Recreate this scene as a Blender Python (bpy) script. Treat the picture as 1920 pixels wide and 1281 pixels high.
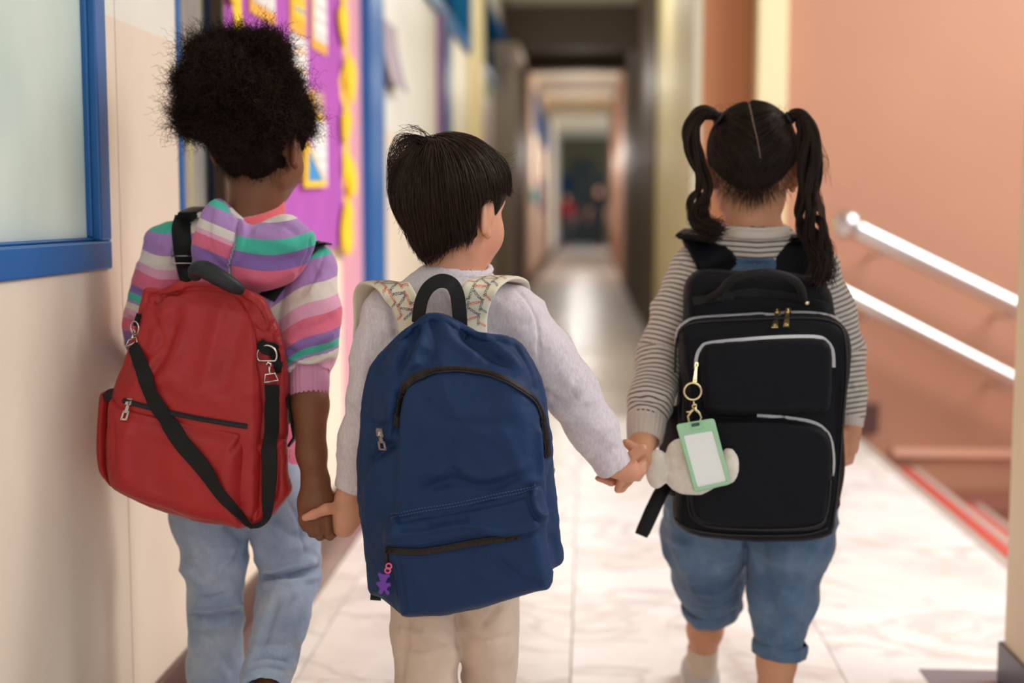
import bpy, math, random
import numpy as np
from mathutils import Vector, Matrix
from mathutils.bvhtree import BVHTree

for o in list(bpy.data.objects):
    bpy.data.objects.remove(o)
S = bpy.context.scene
COL = S.collection
R = random.Random(7)
NR = np.random.default_rng(7)

# ------------------------------------------------------------------ camera, sky, lights, exposure
F, CX, CY = 2500.0, 960.0, 640.5            # focal length and centre for a 1920 x 1281 frame
VPX, VPY, HC = 1100.0, 395.0, 1.02          # vanishing point of the corridor, camera height
PITCH = math.atan((CY - VPY) / F)
YAW = math.atan((VPX - CX) / F * math.cos(PITCH))
cam = bpy.data.cameras.new('camera')
cam.sensor_width = 36.0
cam.lens = F / 1920.0 * 36.0
cam.clip_start, cam.clip_end = 0.05, 200
cam.dof.use_dof = True
cam.dof.focus_distance = 2.06
cam.dof.aperture_fstop = 1.8
camo = bpy.data.objects.new('camera', cam)
camo.location = (0, 0, HC)
camo.rotation_euler = (math.pi / 2 - PITCH, 0, YAW)
COL.objects.link(camo)
S.camera = camo
RM = camo.rotation_euler.to_matrix()
RMn = np.array(RM)
CAMP = Vector((0, 0, HC))

w = bpy.data.worlds.new('sky'); S.world = w
w.use_nodes = True
bg = w.node_tree.nodes['Background']
bg.inputs[0].default_value = (0.80, 0.89, 1.0, 1)
bg.inputs[1].default_value = 0.5

def area(name, loc, target, sx, sy, power, col):
    l = bpy.data.lights.new(name, 'AREA')
    l.shape = 'RECTANGLE'; l.size = sx; l.size_y = sy
    l.energy = power; l.color = col
    o = bpy.data.objects.new(name, l)
    o.location = loc
    o.rotation_euler = (Vector(target) - Vector(loc)).to_track_quat('-Z', 'Y').to_euler()
    COL.objects.link(o)
    return o
area('stairwell_skylight', (3.6, 3.4, 3.6), (0.4, 3.2, 0.2), 3.2, 3.0, 325, (1.0, 0.985, 0.955))
area('classroom_daylight', (-1.95, 1.7, 2.2), (-.84, 1.75, 1.5), 1.2, 1.2, 34, (1.0, 0.98, 0.97))
area('corridor_daylight', (1.2, -2.6, 2.5), (-0.1, 2.6, 0.7), 2.6, 1.8, 29, (1.0, 0.96, 0.90))
def fill_point(name, loc, power, r, col=(1.0, 0.95, 0.84)):  # for added point fills, not real fittings of the corridor
    l = bpy.data.lights.new(name, 'POINT'); l.energy = power; l.color = col; l.shadow_soft_size = r
    o = bpy.data.objects.new(name, l); o.location = loc; COL.objects.link(o)
fill_point('corridor_fill', (-.1, 8.8, 2.62), 26, .2, (1.0, .97, .92))  # added unseen fills from here on, brightening walls, floor and ceiling
fill_point('corridor_fill', (-.1, 12.4, 2.2), 17, 0)
fill_point('corridor_fill', (-.1, 21.5, 1.95), 42, 0, (1.0, .96, .88))
fill_point('corridor_fill', (-.1, 26.5, 1.95), 40, 0, (1.0, .96, .88))
area('corridor_ceiling_fill', (-.1, 16.3, 3.1), (-.1, 16.31, 0), .6, 1.6, 8, (1.0, 0.93, 0.8))  # added panel, hidden behind the first lintel, to lift the dark stretch
area('far_yard_daylight', (4.0, 30.6, 2.3), (0.0, 30.4, 0.4), 4, 2.4, 220, (1.0, 0.97, 0.93))

S.view_settings.view_transform = 'Standard'
S.view_settings.look = 'None'
S.view_settings.exposure = 0.1
S.view_settings.gamma = 1.0
S.view_settings.use_curve_mapping = False
S.cycles.use_denoising = True
S.cycles.max_bounces = 8
S.cycles.diffuse_bounces = 4
S.cycles.glossy_bounces = 3
S.cycles.transmission_bounces = 4
S.cycles.transparent_max_bounces = 8

# ------------------------------------------------------------------ projection helpers
def ray(px, py):
    d = RM @ Vector(((px - CX) / F, -(py - CY) / F, -1.0))
    return d
def P(px, py, Y):
    d = ray(px, py)
    return CAMP + d * (Y / d.y)
def onx(px, X):                               # distance along the corridor where pixel column px meets the plane x = X
    d = ray(px, 395)
    return d.y * X / d.x
def PX(px, py, X):
    d = ray(px, py)
    return CAMP + d * (X / d.x)
def PZ(px, py, Z=0.0):
    d = ray(px, py)
    return CAMP + d * ((Z - HC) / d.z)
def proj(V):
    q = (np.asarray(V) - np.array([0, 0, HC])) @ RMn
    return CX + F * q[:, 0] / -q[:, 2], CY - F * q[:, 1] / -q[:, 2]

# ------------------------------------------------------------------ materials
def srgb(r, g, b):
    f = lambda c: (c / 255 / 12.92) if c / 255 <= 0.04045 else ((c / 255 + 0.055) / 1.055) ** 2.4
    return (f(r), f(g), f(b), 1.0)
class NT:
    def __init__(s, name):
        s.m = bpy.data.materials.new(name); s.m.use_nodes = True
        s.t = s.m.node_tree; s.b = s.t.nodes['Principled BSDF']; s._c = None
    def n(s, typ, **kw):
        x = s.t.nodes.new('ShaderNode' + typ)
        for k, v in kw.items():
            if k.startswith('i_'):
                x.inputs[k[2:].replace('_', ' ')].default_value = v
            else:
                setattr(x, k, v)
        return x
    def l(s, a, b): s.t.links.new(a, b)
    def co(s, kind='Object'):
        if s._c is None: s._c = s.n('TexCoord')
        return s._c.outputs[kind]
    def mapped(s, scale, rot=(0, 0, 0), kind='Object'):
        m = s.n('Mapping'); m.inputs['Scale'].default_value = scale; m.inputs['Rotation'].default_value = rot
        s.l(s.co(kind), m.inputs['Vector']); return m.outputs[0]
    def noise(s, scale, detail=3, rough=.55, vec=None):
        x = s.n('TexNoise'); x.inputs['Scale'].default_value = scale
        x.inputs['Detail'].default_value = detail; x.inputs['Roughness'].default_value = rough
        s.l(vec if vec is not None else s.co(), x.inputs['Vector']); return x.outputs['Fac']
    def ramp(s, fac, stops, interp='LINEAR'):
        x = s.n('ValToRGB'); x.color_ramp.interpolation = interp
        e = x.color_ramp.elements
        while len(e) < len(stops): e.new(0.5)
        for q, (p, c) in zip(e, stops): q.position = p; q.color = c
        s.l(fac, x.inputs[0]); return x.outputs[0]
    def mix(s, fac, a, b, mode='MIX'):
        x = s.n('Mix', data_type='RGBA', blend_type=mode)
        for sock, v in ((x.inputs[0], fac), (x.inputs[6], a), (x.inputs[7], b)):
            if hasattr(v, 'is_linked') or hasattr(v, 'links'): s.l(v, sock)
            else: sock.default_value = v
        return x.outputs[2]
    def math(s, op, a, b=0.0):
        x = s.n('Math', operation=op)
        for sock, v in ((x.inputs[0], a), (x.inputs[1], b)):
            if hasattr(v, 'links'): s.l(v, sock)
            else: sock.default_value = v
        return x.outputs[0]
    def bump(s, h, strength=.3, dist=.002, prev=None):
        x = s.n('Bump'); x.inputs['Strength'].default_value = strength; x.inputs['Distance'].default_value = dist
        s.l(h, x.inputs['Height'])
        if prev is not None: s.l(prev, x.inputs['Normal'])
        return x.outputs[0]
    def set(s, **kw):
        for k, v in kw.items():
            sock = s.b.inputs[k.replace('_', ' ')]
            if hasattr(v, 'links'): s.l(v, sock)
            else: sock.default_value = v
        return s
def plain(name, col, rough=.6, metal=0.0, spec=.5, var=.0, vs=20, bump=0.0, bs=200, bd=.001, coat=0):
    t = NT(name)
    c = col
    if var:
        d = tuple(max(0, x * (1 - var)) for x in col[:3]) + (1,)
        u = tuple(min(1, x * (1 + var)) for x in col[:3]) + (1,)
        c = t.ramp(t.noise(vs, 4), [(.3, d), (.7, u)])
    t.set(Base_Color=c, Roughness=rough, Metallic=metal, Specular_IOR_Level=spec)
    if bump: t.set(Normal=t.bump(t.noise(bs, 2), bump, bd))
    if coat: t.set(Coat_Weight=coat)
    return t.m
def cloth(name, col, rough=.85, var=.08, vs=14, weave=900, wstr=.25, sheen=.25, wrinkle=0.0, ws=30, spec=.25):
    t = NT(name)
    d = tuple(x * (1 - var) for x in col[:3]) + (1,)
    u = tuple(min(1, x * (1 + var)) for x in col[:3]) + (1,)
    t.set(Base_Color=t.ramp(t.noise(vs, 4), [(.3, d), (.7, u)]), Roughness=rough, Specular_IOR_Level=spec)
    t.set(Sheen_Weight=sheen, Sheen_Roughness=.5)
    wv = t.n('TexWave'); wv.inputs['Scale'].default_value = weave / 6.28; wv.bands_direction = 'DIAGONAL'
    t.l(t.co(), wv.inputs['Vector'])
    nb = t.bump(wv.outputs['Fac'], wstr, .0006)
    if wrinkle: nb = t.bump(t.noise(ws, 3), wrinkle, .006, nb)
    t.set(Normal=nb)
    return t.m

# ------------------------------------------------------------------ objects
def finish(o, name, m, parent=None, loc=(0, 0, 0)):
    if m is not None:
        o.data.materials.clear()
        for q in (m if isinstance(m, (list, tuple)) else [m]): o.data.materials.append(q)
    o.location = loc
    COL.objects.link(o)
    if parent is not None: o.parent = parent
    return o
def tag(o, label=None, cat=None, group=None, kind=None):
    if label: o['label'] = label
    if cat: o['category'] = cat
    if group: o['group'] = group
    if kind: o['kind'] = kind
    return o
def empty(name, base, label, cat, group=None):
    o = bpy.data.objects.new(name, None); o.location = base; o.empty_display_size = .05
    COL.objects.link(o)
    return tag(o, label, cat, group)
BASE = [Vector((0, 0, 0))]                    # meshes are made in world space and moved to the base of their thing
def np_mesh(name, V, Q, mat=None, parent=None, attrs=None, smooth=True, base=None):
    """V (n,3), Q list of faces (quads or tris arrays of one width)."""
    base = np.array(base if base is not None else (root_base(parent) if parent is not None else BASE[0]))
    me = bpy.data.meshes.new(name)
    V = np.asarray(V, np.float32) - base.astype(np.float32)
    Q = np.asarray(Q, np.int32); w_ = Q.shape[1]
    me.vertices.add(len(V)); me.vertices.foreach_set('co', V.ravel())
    me.loops.add(Q.size); me.loops.foreach_set('vertex_index', Q.ravel())
    me.polygons.add(len(Q))
    me.polygons.foreach_set('loop_start', np.arange(0, Q.size, w_, dtype=np.int32))
    me.polygons.foreach_set('use_smooth', np.full(len(Q), smooth))
    for k, a in (attrs or {}).items():
        at = me.attributes.new(k, 'FLOAT', 'POINT'); at.data.foreach_set('value', np.asarray(a, np.float32))
    me.update(calc_edges=True); me.validate()
    o = bpy.data.objects.new(name, me)
    return finish(o, name, mat, parent, tuple(base) if parent is None else (0, 0, 0))
def root_base(o):
    while o.parent is not None: o = o.parent
    return np.array(o.location)

class MB:                                     # collects quads / tris of any width
    def __init__(s): s.v = []; s.f = []
    def add(s, V, Fs):
        n = len(s.v); s.v += [tuple(v) for v in V]; s.f += [tuple(i + n for i in f) for f in Fs]; return s
    def box(s, lo, hi, bev=0.0):
        x0, y0, z0 = lo; x1, y1, z1 = hi
        if bev <= 0:
            V = [(x, y, z) for z in (z0, z1) for y in (y0, y1) for x in (x0, x1)]
            return s.add(V, [(0, 2, 3, 1), (4, 5, 7, 6), (0, 1, 5, 4), (2, 6, 7, 3), (0, 4, 6, 2), (1, 3, 7, 5)])
        import bmesh
        bm = bmesh.new(); bmesh.ops.create_cube(bm, size=1)
        for v in bm.verts:
            v.co = Vector(((x0 + x1) / 2 + v.co.x * (x1 - x0), (y0 + y1) / 2 + v.co.y * (y1 - y0), (z0 + z1) / 2 + v.co.z * (z1 - z0)))
        bmesh.ops.bevel(bm, geom=list(bm.edges), offset=bev, segments=2, profile=.5, affect='EDGES')
        bm.verts.index_update()
        s.add([v.co[:] for v in bm.verts], [[v.index for v in f.verts] for f in bm.faces]); bm.free(); return s
    def quad(s, a, b, c, d): return s.add([a, b, c, d], [(0, 1, 2, 3)])
    def tube(s, pts, r, n=8, closed=False):
        pts = [Vector(p) for p in pts]; N = len(pts)
        rr = r if isinstance(r, (list, tuple)) else [r] * N
        V = []; up = None
        for i, p in enumerate(pts):
            a = pts[(i - 1) % N] if (closed or i > 0) else p
            b = pts[(i + 1) % N] if (closed or i < N - 1) else p
            t = (b - a).normalized() if (b - a).length > 1e-9 else Vector((0, 0, 1))
            if up is None:
                up = Vector((0, -1, 0)) if abs(t.y) < .9 else Vector((1, 0, 0))
            u = (up - t * up.dot(t)).normalized(); up = u; q = t.cross(u)
            for k in range(n):
                A = 2 * math.pi * k / n
                V.append(p + (u * math.cos(A) + q * math.sin(A)) * rr[i])
        Fs = []
        for i in range(N if closed else N - 1):
            for k in range(n):
                a = i * n + k; b = i * n + (k + 1) % n; j = (i + 1) % N
                Fs.append((a, b, j * n + (k + 1) % n, j * n + k))
        if not closed:
            Fs.append(tuple(range(n))[::-1]); Fs.append(tuple((N - 1) * n + k for k in range(n)))
        return s.add(V, Fs)
    def sphere(s, c, r, n=12, m=8):
        rx, ry, rz = r if isinstance(r, (tuple, list)) else (r, r, r)
        V = []; Fs = []
        for i in range(m + 1):
            t = math.pi * i / m
            for k in range(n):
                a = 2 * math.pi * k / n
                V.append((c[0] + rx * math.sin(t) * math.cos(a), c[1] + ry * math.sin(t) * math.sin(a), c[2] + rz * math.cos(t)))
        for i in range(m):
            for k in range(n):
                Fs.append((i * n + k, (i + 1) * n + k, (i + 1) * n + (k + 1) % n, i * n + (k + 1) % n))
        return s.add(V, Fs)
    def ribbon(s, C, A, width, th):
        """strap: centre line C, across-vectors A, thickness along the cross product; closed box section."""
        C = [Vector(c) for c in C]; N = len(C)
        ww = width if isinstance(width, (list, tuple)) else [width] * N
        V = []
        for i in range(N):
            t = (C[min(i + 1, N - 1)] - C[max(i - 1, 0)]).normalized()
            a = Vector(A[i] if isinstance(A, list) else A); a = (a - t * a.dot(t)).normalized()
            n_ = a.cross(t).normalized()
            if n_.y > 0 and abs(n_.y) > .2: n_ = -n_
            h = ww[i] / 2
            for (sa, sn) in ((-1, 0), (-.92, 1), (.92, 1), (1, 0), (.92, -1), (-.92, -1)):
                V.append(C[i] + a * (sa * h) + n_ * (sn * th / 2))
        Fs = []
        for i in range(N - 1):
            for k in range(6):
                Fs.append((i * 6 + k, i * 6 + (k + 1) % 6, (i + 1) * 6 + (k + 1) % 6, (i + 1) * 6 + k))
        Fs.append((5, 4, 3, 2, 1, 0)); Fs.append(tuple((N - 1) * 6 + k for k in range(6)))
        return s.add(V, Fs)
    def build(s, name, mat, parent=None, smooth=False, base=None, auto=None, recalc=True):
        base = Vector(base) if base is not None else (Vector(root_base(parent)) if parent is not None else BASE[0])
        me = bpy.data.meshes.new(name)
        me.from_pydata([tuple(Vector(v) - base) for v in s.v], [], s.f)
        if recalc:
            import bmesh
            bm = bmesh.new(); bm.from_mesh(me); bmesh.ops.recalc_face_normals(bm, faces=bm.faces); bm.to_mesh(me); bm.free()
        if smooth: me.polygons.foreach_set('use_smooth', [True] * len(me.polygons))
        o = bpy.data.objects.new(name, me)
        finish(o, name, mat, parent, tuple(base) if parent is None else (0, 0, 0))
        if auto: me.set_sharp_from_angle(angle=math.radians(auto)) if hasattr(me, 'set_sharp_from_angle') else None
        return o
def spline(pts, n=12, closed=False):
    """Catmull-Rom through tuples of any width."""
    p = [np.array(q, float) for q in pts]; N = len(p); out = []
    for i in range(N if closed else N - 1):
        g = (lambda j: p[j % N]) if closed else (lambda j: p[min(max(j, 0), N - 1)])
        a, b, c, d = g(i - 1), g(i), g(i + 1), g(i + 2)
        for k in range(n):
            t = k / n
            out.append(.5 * ((2 * b) + (-a + c) * t + (2 * a - 5 * b + 4 * c - d) * t * t + (-a + 3 * b - 3 * c + d) * t ** 3))
    if not closed: out.append(p[-1])
    return np.array(out)

# ------------------------------------------------------------------ noise and distance fields
def _hash(i, j, k, seed):
    h = (i * 374761393 + j * 668265263 + k * 2147483647 + seed * 1274126177) & 0xffffffff
    h = ((h ^ (h >> 13)) * 1274126177) & 0xffffffff
    return ((h ^ (h >> 16)) & 0xffff) / 65535.0
def vnoise(p, scale=1.0, seed=0):
    p = np.asarray(p, np.float64) * scale
    b = np.floor(p).astype(np.int64); f = p - b; f = f * f * (3 - 2 * f)
    r = 0
    for di in (0, 1):
        for dj in (0, 1):
            for dk in (0, 1):
                wgt = (f[:, 0] if di else 1 - f[:, 0]) * (f[:, 1] if dj else 1 - f[:, 1]) * (f[:, 2] if dk else 1 - f[:, 2])
                r = r + wgt * _hash(b[:, 0] + di, b[:, 1] + dj, b[:, 2] + dk, seed)
    return r * 2 - 1
def fbm(p, scale, oct=3, seed=0):
    r = 0; a = 1
    for o in range(oct):
        r = r + a * vnoise(p, scale * 2 ** o, seed + o * 17); a *= .5
    return r
def folds(p, scale, seed=0, warp=.5):
    """ridged, fold-like noise in -1..1"""
    q = np.asarray(p, float) * np.asarray(scale, float)
    wv = np.stack([vnoise(q * .6, 1, seed + 5), vnoise(q * .6, 1, seed + 6), vnoise(q * .6, 1, seed + 7)], 1) * warp
    n1 = vnoise(q + wv, 1.0, seed)
    return 1 - 2 * np.abs(n1) ** .8 - .3

def smin(a, b, k):
    if k <= 0: return np.minimum(a, b)
    h = np.maximum(k - np.abs(a - b), 0) / k
    return np.minimum(a, b) - h * h * k * .25
class Field:
    def __init__(s, lo, hi, h):
        s.lo = np.array(lo, float); s.h = h
        s.n = np.ceil((np.array(hi, float) - s.lo) / h).astype(int) + 1
        s.d = np.full(s.n, 1.0, np.float32)
        s.ax = [s.lo[i] + h * np.arange(s.n[i]) for i in range(3)]
    def sub(s, lo, hi):
        sl = []
        for i in range(3):
            a = int(max(0, math.floor((lo[i] - s.lo[i]) / s.h))); b = int(min(s.n[i], math.ceil((hi[i] - s.lo[i]) / s.h) + 1))
            sl.append(slice(a, max(a, b)))
        sl = tuple(sl)
        X, Y, Z = np.meshgrid(s.ax[0][sl[0]], s.ax[1][sl[1]], s.ax[2][sl[2]], indexing='ij', sparse=True)
        return sl, X, Y, Z
    def put(s, sl, d, k, op):
        cur = s.d[sl]
        if op == 'add': s.d[sl] = smin(cur, d.astype(np.float32), k)
        elif op == 'cut': s.d[sl] = -smin(-cur, d.astype(np.float32), k)      # remove inside of d
        elif op == 'and': s.d[sl] = -smin(-cur, -d.astype(np.float32), k)
    def cap(s, a, b, ra, rb, k=.015, op='add', sq=(1, 1, 1)):
        a = np.array(a, float); b = np.array(b, float); sq = np.array(sq, float)
        m = max(ra, rb) / sq.min() + max(k, 3 * s.h) + .004
        sl, X, Y, Z = s.sub(np.minimum(a, b) - m, np.maximum(a, b) + m)
        if s.d[sl].size == 0: return s
        A = a * sq; B = b * sq; ba = B - A; L = max(float(ba @ ba), 1e-12)
        px, py, pz = X * sq[0] - A[0], Y * sq[1] - A[1], Z * sq[2] - A[2]
        t = np.clip((px * ba[0] + py * ba[1] + pz * ba[2]) / L, 0, 1)
        d = np.sqrt((px - t * ba[0]) ** 2 + (py - t * ba[1]) ** 2 + (pz - t * ba[2]) ** 2) - (ra + (rb - ra) * t)
        s.put(sl, d / sq.max() if sq.max() > 1 else d, k, op); return s
    def ell(s, c, r, k=.015, op='add', rot=None):
        c = np.array(c, float); r = np.array(r, float)
        m = r.max() + max(k, 3 * s.h) + .004
        sl, X, Y, Z = s.sub(c - m, c + m)
        if s.d[sl].size == 0: return s
        x, y, z = X - c[0], Y - c[1], Z - c[2]
        if rot is not None:
            q = np.array(rot)                    # columns are the local axes
            x, y, z = (x * q[0, 0] + y * q[1, 0] + z * q[2, 0], x * q[0, 1] + y * q[1, 1] + z * q[2, 1], x * q[0, 2] + y * q[1, 2] + z * q[2, 2])
        k0 = np.sqrt((x / r[0]) ** 2 + (y / r[1]) ** 2 + (z / r[2]) ** 2)
        k1 = np.sqrt((x / r[0] ** 2) ** 2 + (y / r[1] ** 2) ** 2 + (z / r[2] ** 2) ** 2)
        s.put(sl, k0 * (k0 - 1) / np.maximum(k1, 1e-6), k, op); return s
    def plane(s, p, n, op='cut', lo=None, hi=None, k=0):
        """cut away the side the normal points to (optionally only inside a box)"""
        n = np.array(Vector(n).normalized()); p = np.array(p, float)
        sl, X, Y, Z = s.sub(lo if lo is not None else s.lo, hi if hi is not None else s.lo + s.h * s.n)
        d = -((X - p[0]) * n[0] + (Y - p[1]) * n[1] + (Z - p[2]) * n[2])
        s.put(sl, np.broadcast_to(d, s.d[sl].shape), k, op); return s
    def mesh(s, smooth=1):
        d = s.d; ins = d < 0
        n = s.n
        c = np.zeros(n - 1, np.uint8)
        for i in (0, 1):
            for j in (0, 1):
                for k in (0, 1):
                    c += ins[i:n[0] - 1 + i, j:n[1] - 1 + j, k:n[2] - 1 + k]
        act = np.argwhere((c > 0) & (c < 8))
        idx = np.full(n - 1, -1, np.int32); idx[act[:, 0], act[:, 1], act[:, 2]] = np.arange(len(act))
        cor = np.array([(i, j, k) for i in (0, 1) for j in (0, 1) for k in (0, 1)])
        val = np.stack([d[act[:, 0] + q[0], act[:, 1] + q[1], act[:, 2] + q[2]] for q in cor], 1)
        acc = np.zeros((len(act), 3)); cnt = np.zeros(len(act))
        for a in range(8):
            for b in range(a + 1, 8):
                if np.abs(cor[a] - cor[b]).sum() != 1: continue
                m = (val[:, a] < 0) != (val[:, b] < 0)
                t = val[m, a] / (val[m, a] - val[m, b])
                acc[m] += cor[a] + t[:, None] * (cor[b] - cor[a]); cnt[m] += 1
        V = s.lo + s.h * (act + acc / cnt[:, None])
        Q = []
        for ax in range(3):
            o1, o2 = [(1, 2), (2, 0), (0, 1)][ax]
            sa = [slice(None)] * 3; sb = [slice(None)] * 3
            sa[ax] = slice(0, n[ax] - 1); sb[ax] = slice(1, n[ax])
            A = ins[tuple(sa)]; B = ins[tuple(sb)]
            e = np.argwhere(A != B)
            e = e[(e[:, o1] > 0) & (e[:, o2] > 0) & (e[:, o1] < n[o1] - 1) & (e[:, o2] < n[o2] - 1)]
            fl = A[e[:, 0], e[:, 1], e[:, 2]]
            def g(d1, d2):
                q = e.copy(); q[:, o1] += d1; q[:, o2] += d2; return idx[q[:, 0], q[:, 1], q[:, 2]]
            q = np.stack([g(-1, -1), g(0, -1), g(0, 0), g(-1, 0)], 1)
            q[~fl] = q[~fl][:, ::-1]; Q.append(q)
        Q = np.concatenate(Q); Q = Q[(Q >= 0).all(1)]
        for _ in range(smooth): V = relax(V, Q)
        return V, Q
def relax(V, Q, f=.5):
    n = len(V); acc = np.zeros((n, 3)); cnt = np.zeros(n)
    for a in range(4):
        b = (a + 1) % 4
        for (p, q) in ((a, b), (b, a)):
            for c in range(3): acc[:, c] += np.bincount(Q[:, p], V[Q[:, q], c], n)
            cnt += np.bincount(Q[:, p], minlength=n)
    cnt[cnt == 0] = 1
    return V + f * (acc / cnt[:, None] - V)
def normals(V, Q):
    fn = np.cross(V[Q[:, 2]] - V[Q[:, 0]], V[Q[:, 3]] - V[Q[:, 1]])
    N = np.zeros_like(V)
    for a in range(4):
        for c in range(3): N[:, c] += np.bincount(Q[:, a], fn[:, c], len(V))
    return N / np.maximum(np.linalg.norm(N, axis=1, keepdims=True), 1e-12)
def seg_dist(px, py, pts):
    pts = np.asarray(pts, float); best = np.full(len(px), 1e9); along = np.zeros(len(px)); tot = 0
    for a, b in zip(pts[:-1], pts[1:]):
        ab = b[:2] - a[:2]; L = max(ab @ ab, 1e-9)
        t = np.clip(((px - a[0]) * ab[0] + (py - a[1]) * ab[1]) / L, 0, 1)
        d = np.hypot(px - a[0] - t * ab[0], py - a[1] - t * ab[1])
        m = d < best; best[m] = d[m]; along[m] = tot + t[m] * math.sqrt(L); tot += math.sqrt(L)
    return best, along / max(tot, 1e-9)
def strokes(V, Q, st, facing=True):
    """sculpt: st = [(pixel polyline, half width px, depth m)], + raises, - presses in"""
    N = normals(V, Q); px, py = proj(V)
    view = V - np.array([0, 0, HC]); view /= np.linalg.norm(view, axis=1, keepdims=True)
    fac = np.clip(-(N * view).sum(1) * 1.6, 0, 1) if facing else 1
    D = np.zeros(len(V))
    for pts, wd, dep in st:
        pts = spline(pts, 6) if len(pts) > 2 else np.array(pts, float)
        d, t = seg_dist(px, py, pts)
        D += 1.45 * dep * np.exp(-(d / wd) ** 2) * np.clip(np.minimum(t, 1 - t) * 6 + .25, 0, 1)
    return V + N * (D * fac)[:, None]
def polysdf(x, z, pts):
    """signed distance in the plane to a closed polygon (negative inside); x, z are 1-D arrays"""
    pts = np.asarray(pts, float); d = np.full(len(x), 1e9); ins = np.zeros(len(x), bool)
    n = len(pts)
    for i in range(n):
        a = pts[i]; b = pts[(i + 1) % n]; e = b - a
        L = max(e @ e, 1e-12)
        t = np.clip(((x - a[0]) * e[0] + (z - a[1]) * e[1]) / L, 0, 1)
        d = np.minimum(d, (x - a[0] - t * e[0]) ** 2 + (z - a[1] - t * e[1]) ** 2)
        c = (a[1] > z) != (b[1] > z)
        with np.errstate(divide='ignore', invalid='ignore'):
            xi = a[0] + (z - a[1]) / (b[1] - a[1]) * e[0]
        ins ^= c & (x < xi)
    d = np.sqrt(d); return np.where(ins, -d, d)
def bvh_of(V, Q):
    return BVHTree.FromPolygons([tuple(v) for v in V], [tuple(int(i) for i in q) for q in Q])
def on(bv, px, py, lift=.001, Y=2.0):
    """the point of a surface seen at a pixel, raised along its normal"""
    d = ray(px, py).normalized()
    h = bv.ray_cast(CAMP, d)
    if h[0] is None:
        p = P(px, py, Y); h = bv.find_nearest(p)
        return Vector((p.x, h[0].y - lift, p.z)), Vector((0, -1, 0))
    n_ = h[1] if h[1].dot(d) < 0 else -h[1]
    return h[0] + n_ * lift, n_
# ================================================================== the corridor
XL, XR, XN, ZC = -0.84, 1.24, 0.52, 3.12     # left wall, landing edge, right wall of the narrow stretch, ceiling
YB, YE = -3.2, 42.0
def yl(px): return onx(px, XL)

def wall_paint(name, low, high, zs=1.36, dirt=.05):
    t = NT(name)
    sx = t.n('SeparateXYZ'); t.l(t.co(), sx.inputs[0])
    f = t.math('GREATER_THAN', sx.outputs['Z'], zs)
    c = t.mix(f, low, high)
    d = t.ramp(t.noise(1.7, 5), [(.3, (1 - dirt * 2, 1 - dirt * 2.4, 1 - dirt * 2.6, 1)), (.62, (1, 1, 1, 1))])
    t.set(Base_Color=t.mix(1.0, c, d, 'MULTIPLY'), Roughness=.55, Specular_IOR_Level=.3)
    t.set(Normal=t.bump(t.noise(110, 2), .25, .0015))
    return t.m
M_wall = wall_paint('wall_paint', srgb(240, 223, 203), srgb(240, 237, 226))
M_cream = plain('cream_paint', srgb(228, 214, 170), .55, var=.04, vs=2, bump=.1)
M_terra = plain('terracotta_paint', srgb(180, 129, 102), .6, var=.04, vs=1.6, bump=.12, bs=90)
M_terra_dark = plain('terracotta_paint_recess', srgb(196, 134, 92), .6, var=.04, vs=1.6)
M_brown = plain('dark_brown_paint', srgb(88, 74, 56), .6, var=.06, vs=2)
M_maroon = plain('maroon_skirting', srgb(84, 52, 48), .35, var=.08, vs=8)
M_blue = plain('blue_gloss_paint', srgb(30, 98, 166), .42, var=.05, vs=9, bump=.15, bs=60)
M_blue_dark = plain('blue_panel', srgb(20, 70, 106), .8, spec=0, var=.05, vs=5)
M_ceil = plain('ceiling_paint', srgb(236, 228, 204), .7, var=.02)
M_grout = plain('grout', srgb(186, 178, 168), .8)
M_taupe = plain('taupe_with_reflection', srgb(128, 104, 98), .22, var=.12, vs=6)  # border taupe with the baseboard's reflection put into the colour
def marble():
    t = NT('marble_tile')
    oi = t.n('ObjectInfo')
    mp = t.n('VectorMath', operation='ADD'); sc = t.n('VectorMath', operation='SCALE')
    t.l(oi.outputs['Random'], sc.inputs['Scale']); sc.inputs[0].default_value = (37, 19, 7)
    t.l(t.co(), mp.inputs[0]); t.l(sc.outputs[0], mp.inputs[1])
    n1 = t.noise(2.6, 6, .62, mp.outputs[0])
    wv = t.n('TexNoise'); wv.inputs['Scale'].default_value = 1.5; wv.inputs['Detail'].default_value = 7
    wv.inputs['Distortion'].default_value = 2.2; t.l(mp.outputs[0], wv.inputs['Vector'])
    vein = t.math('ABSOLUTE', t.math('SUBTRACT', wv.outputs['Fac'], .5))
    c1 = t.ramp(n1, [(.28, srgb(208, 202, 198)), (.5, srgb(233, 229, 226)), (.75, srgb(218, 216, 216))])
    c2 = t.ramp(vein, [(0, srgb(208, 200, 196)), (.05, (1, 1, 1, 1))])
    tint = t.ramp(oi.outputs['Random'], [(0, (.93, .91, .89, 1)), (1, (1, 1, 1, 1))])
    t.set(Base_Color=t.mix(1, t.mix(.6, c1, c2, 'MULTIPLY'), tint, 'MULTIPLY'), Roughness=.34, Specular_IOR_Level=.4)
    return t.m
M_marble = marble()

def struct(name, boxes, mat, parent=None, bev=0):
    m = MB()
    for lo, hi in boxes: m.box(lo, hi, bev)
    o = m.build(name, mat, parent, base=(0, 0, 0) if parent is None else None)
    if parent is None: o['kind'] = 'structure'
    return o

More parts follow.
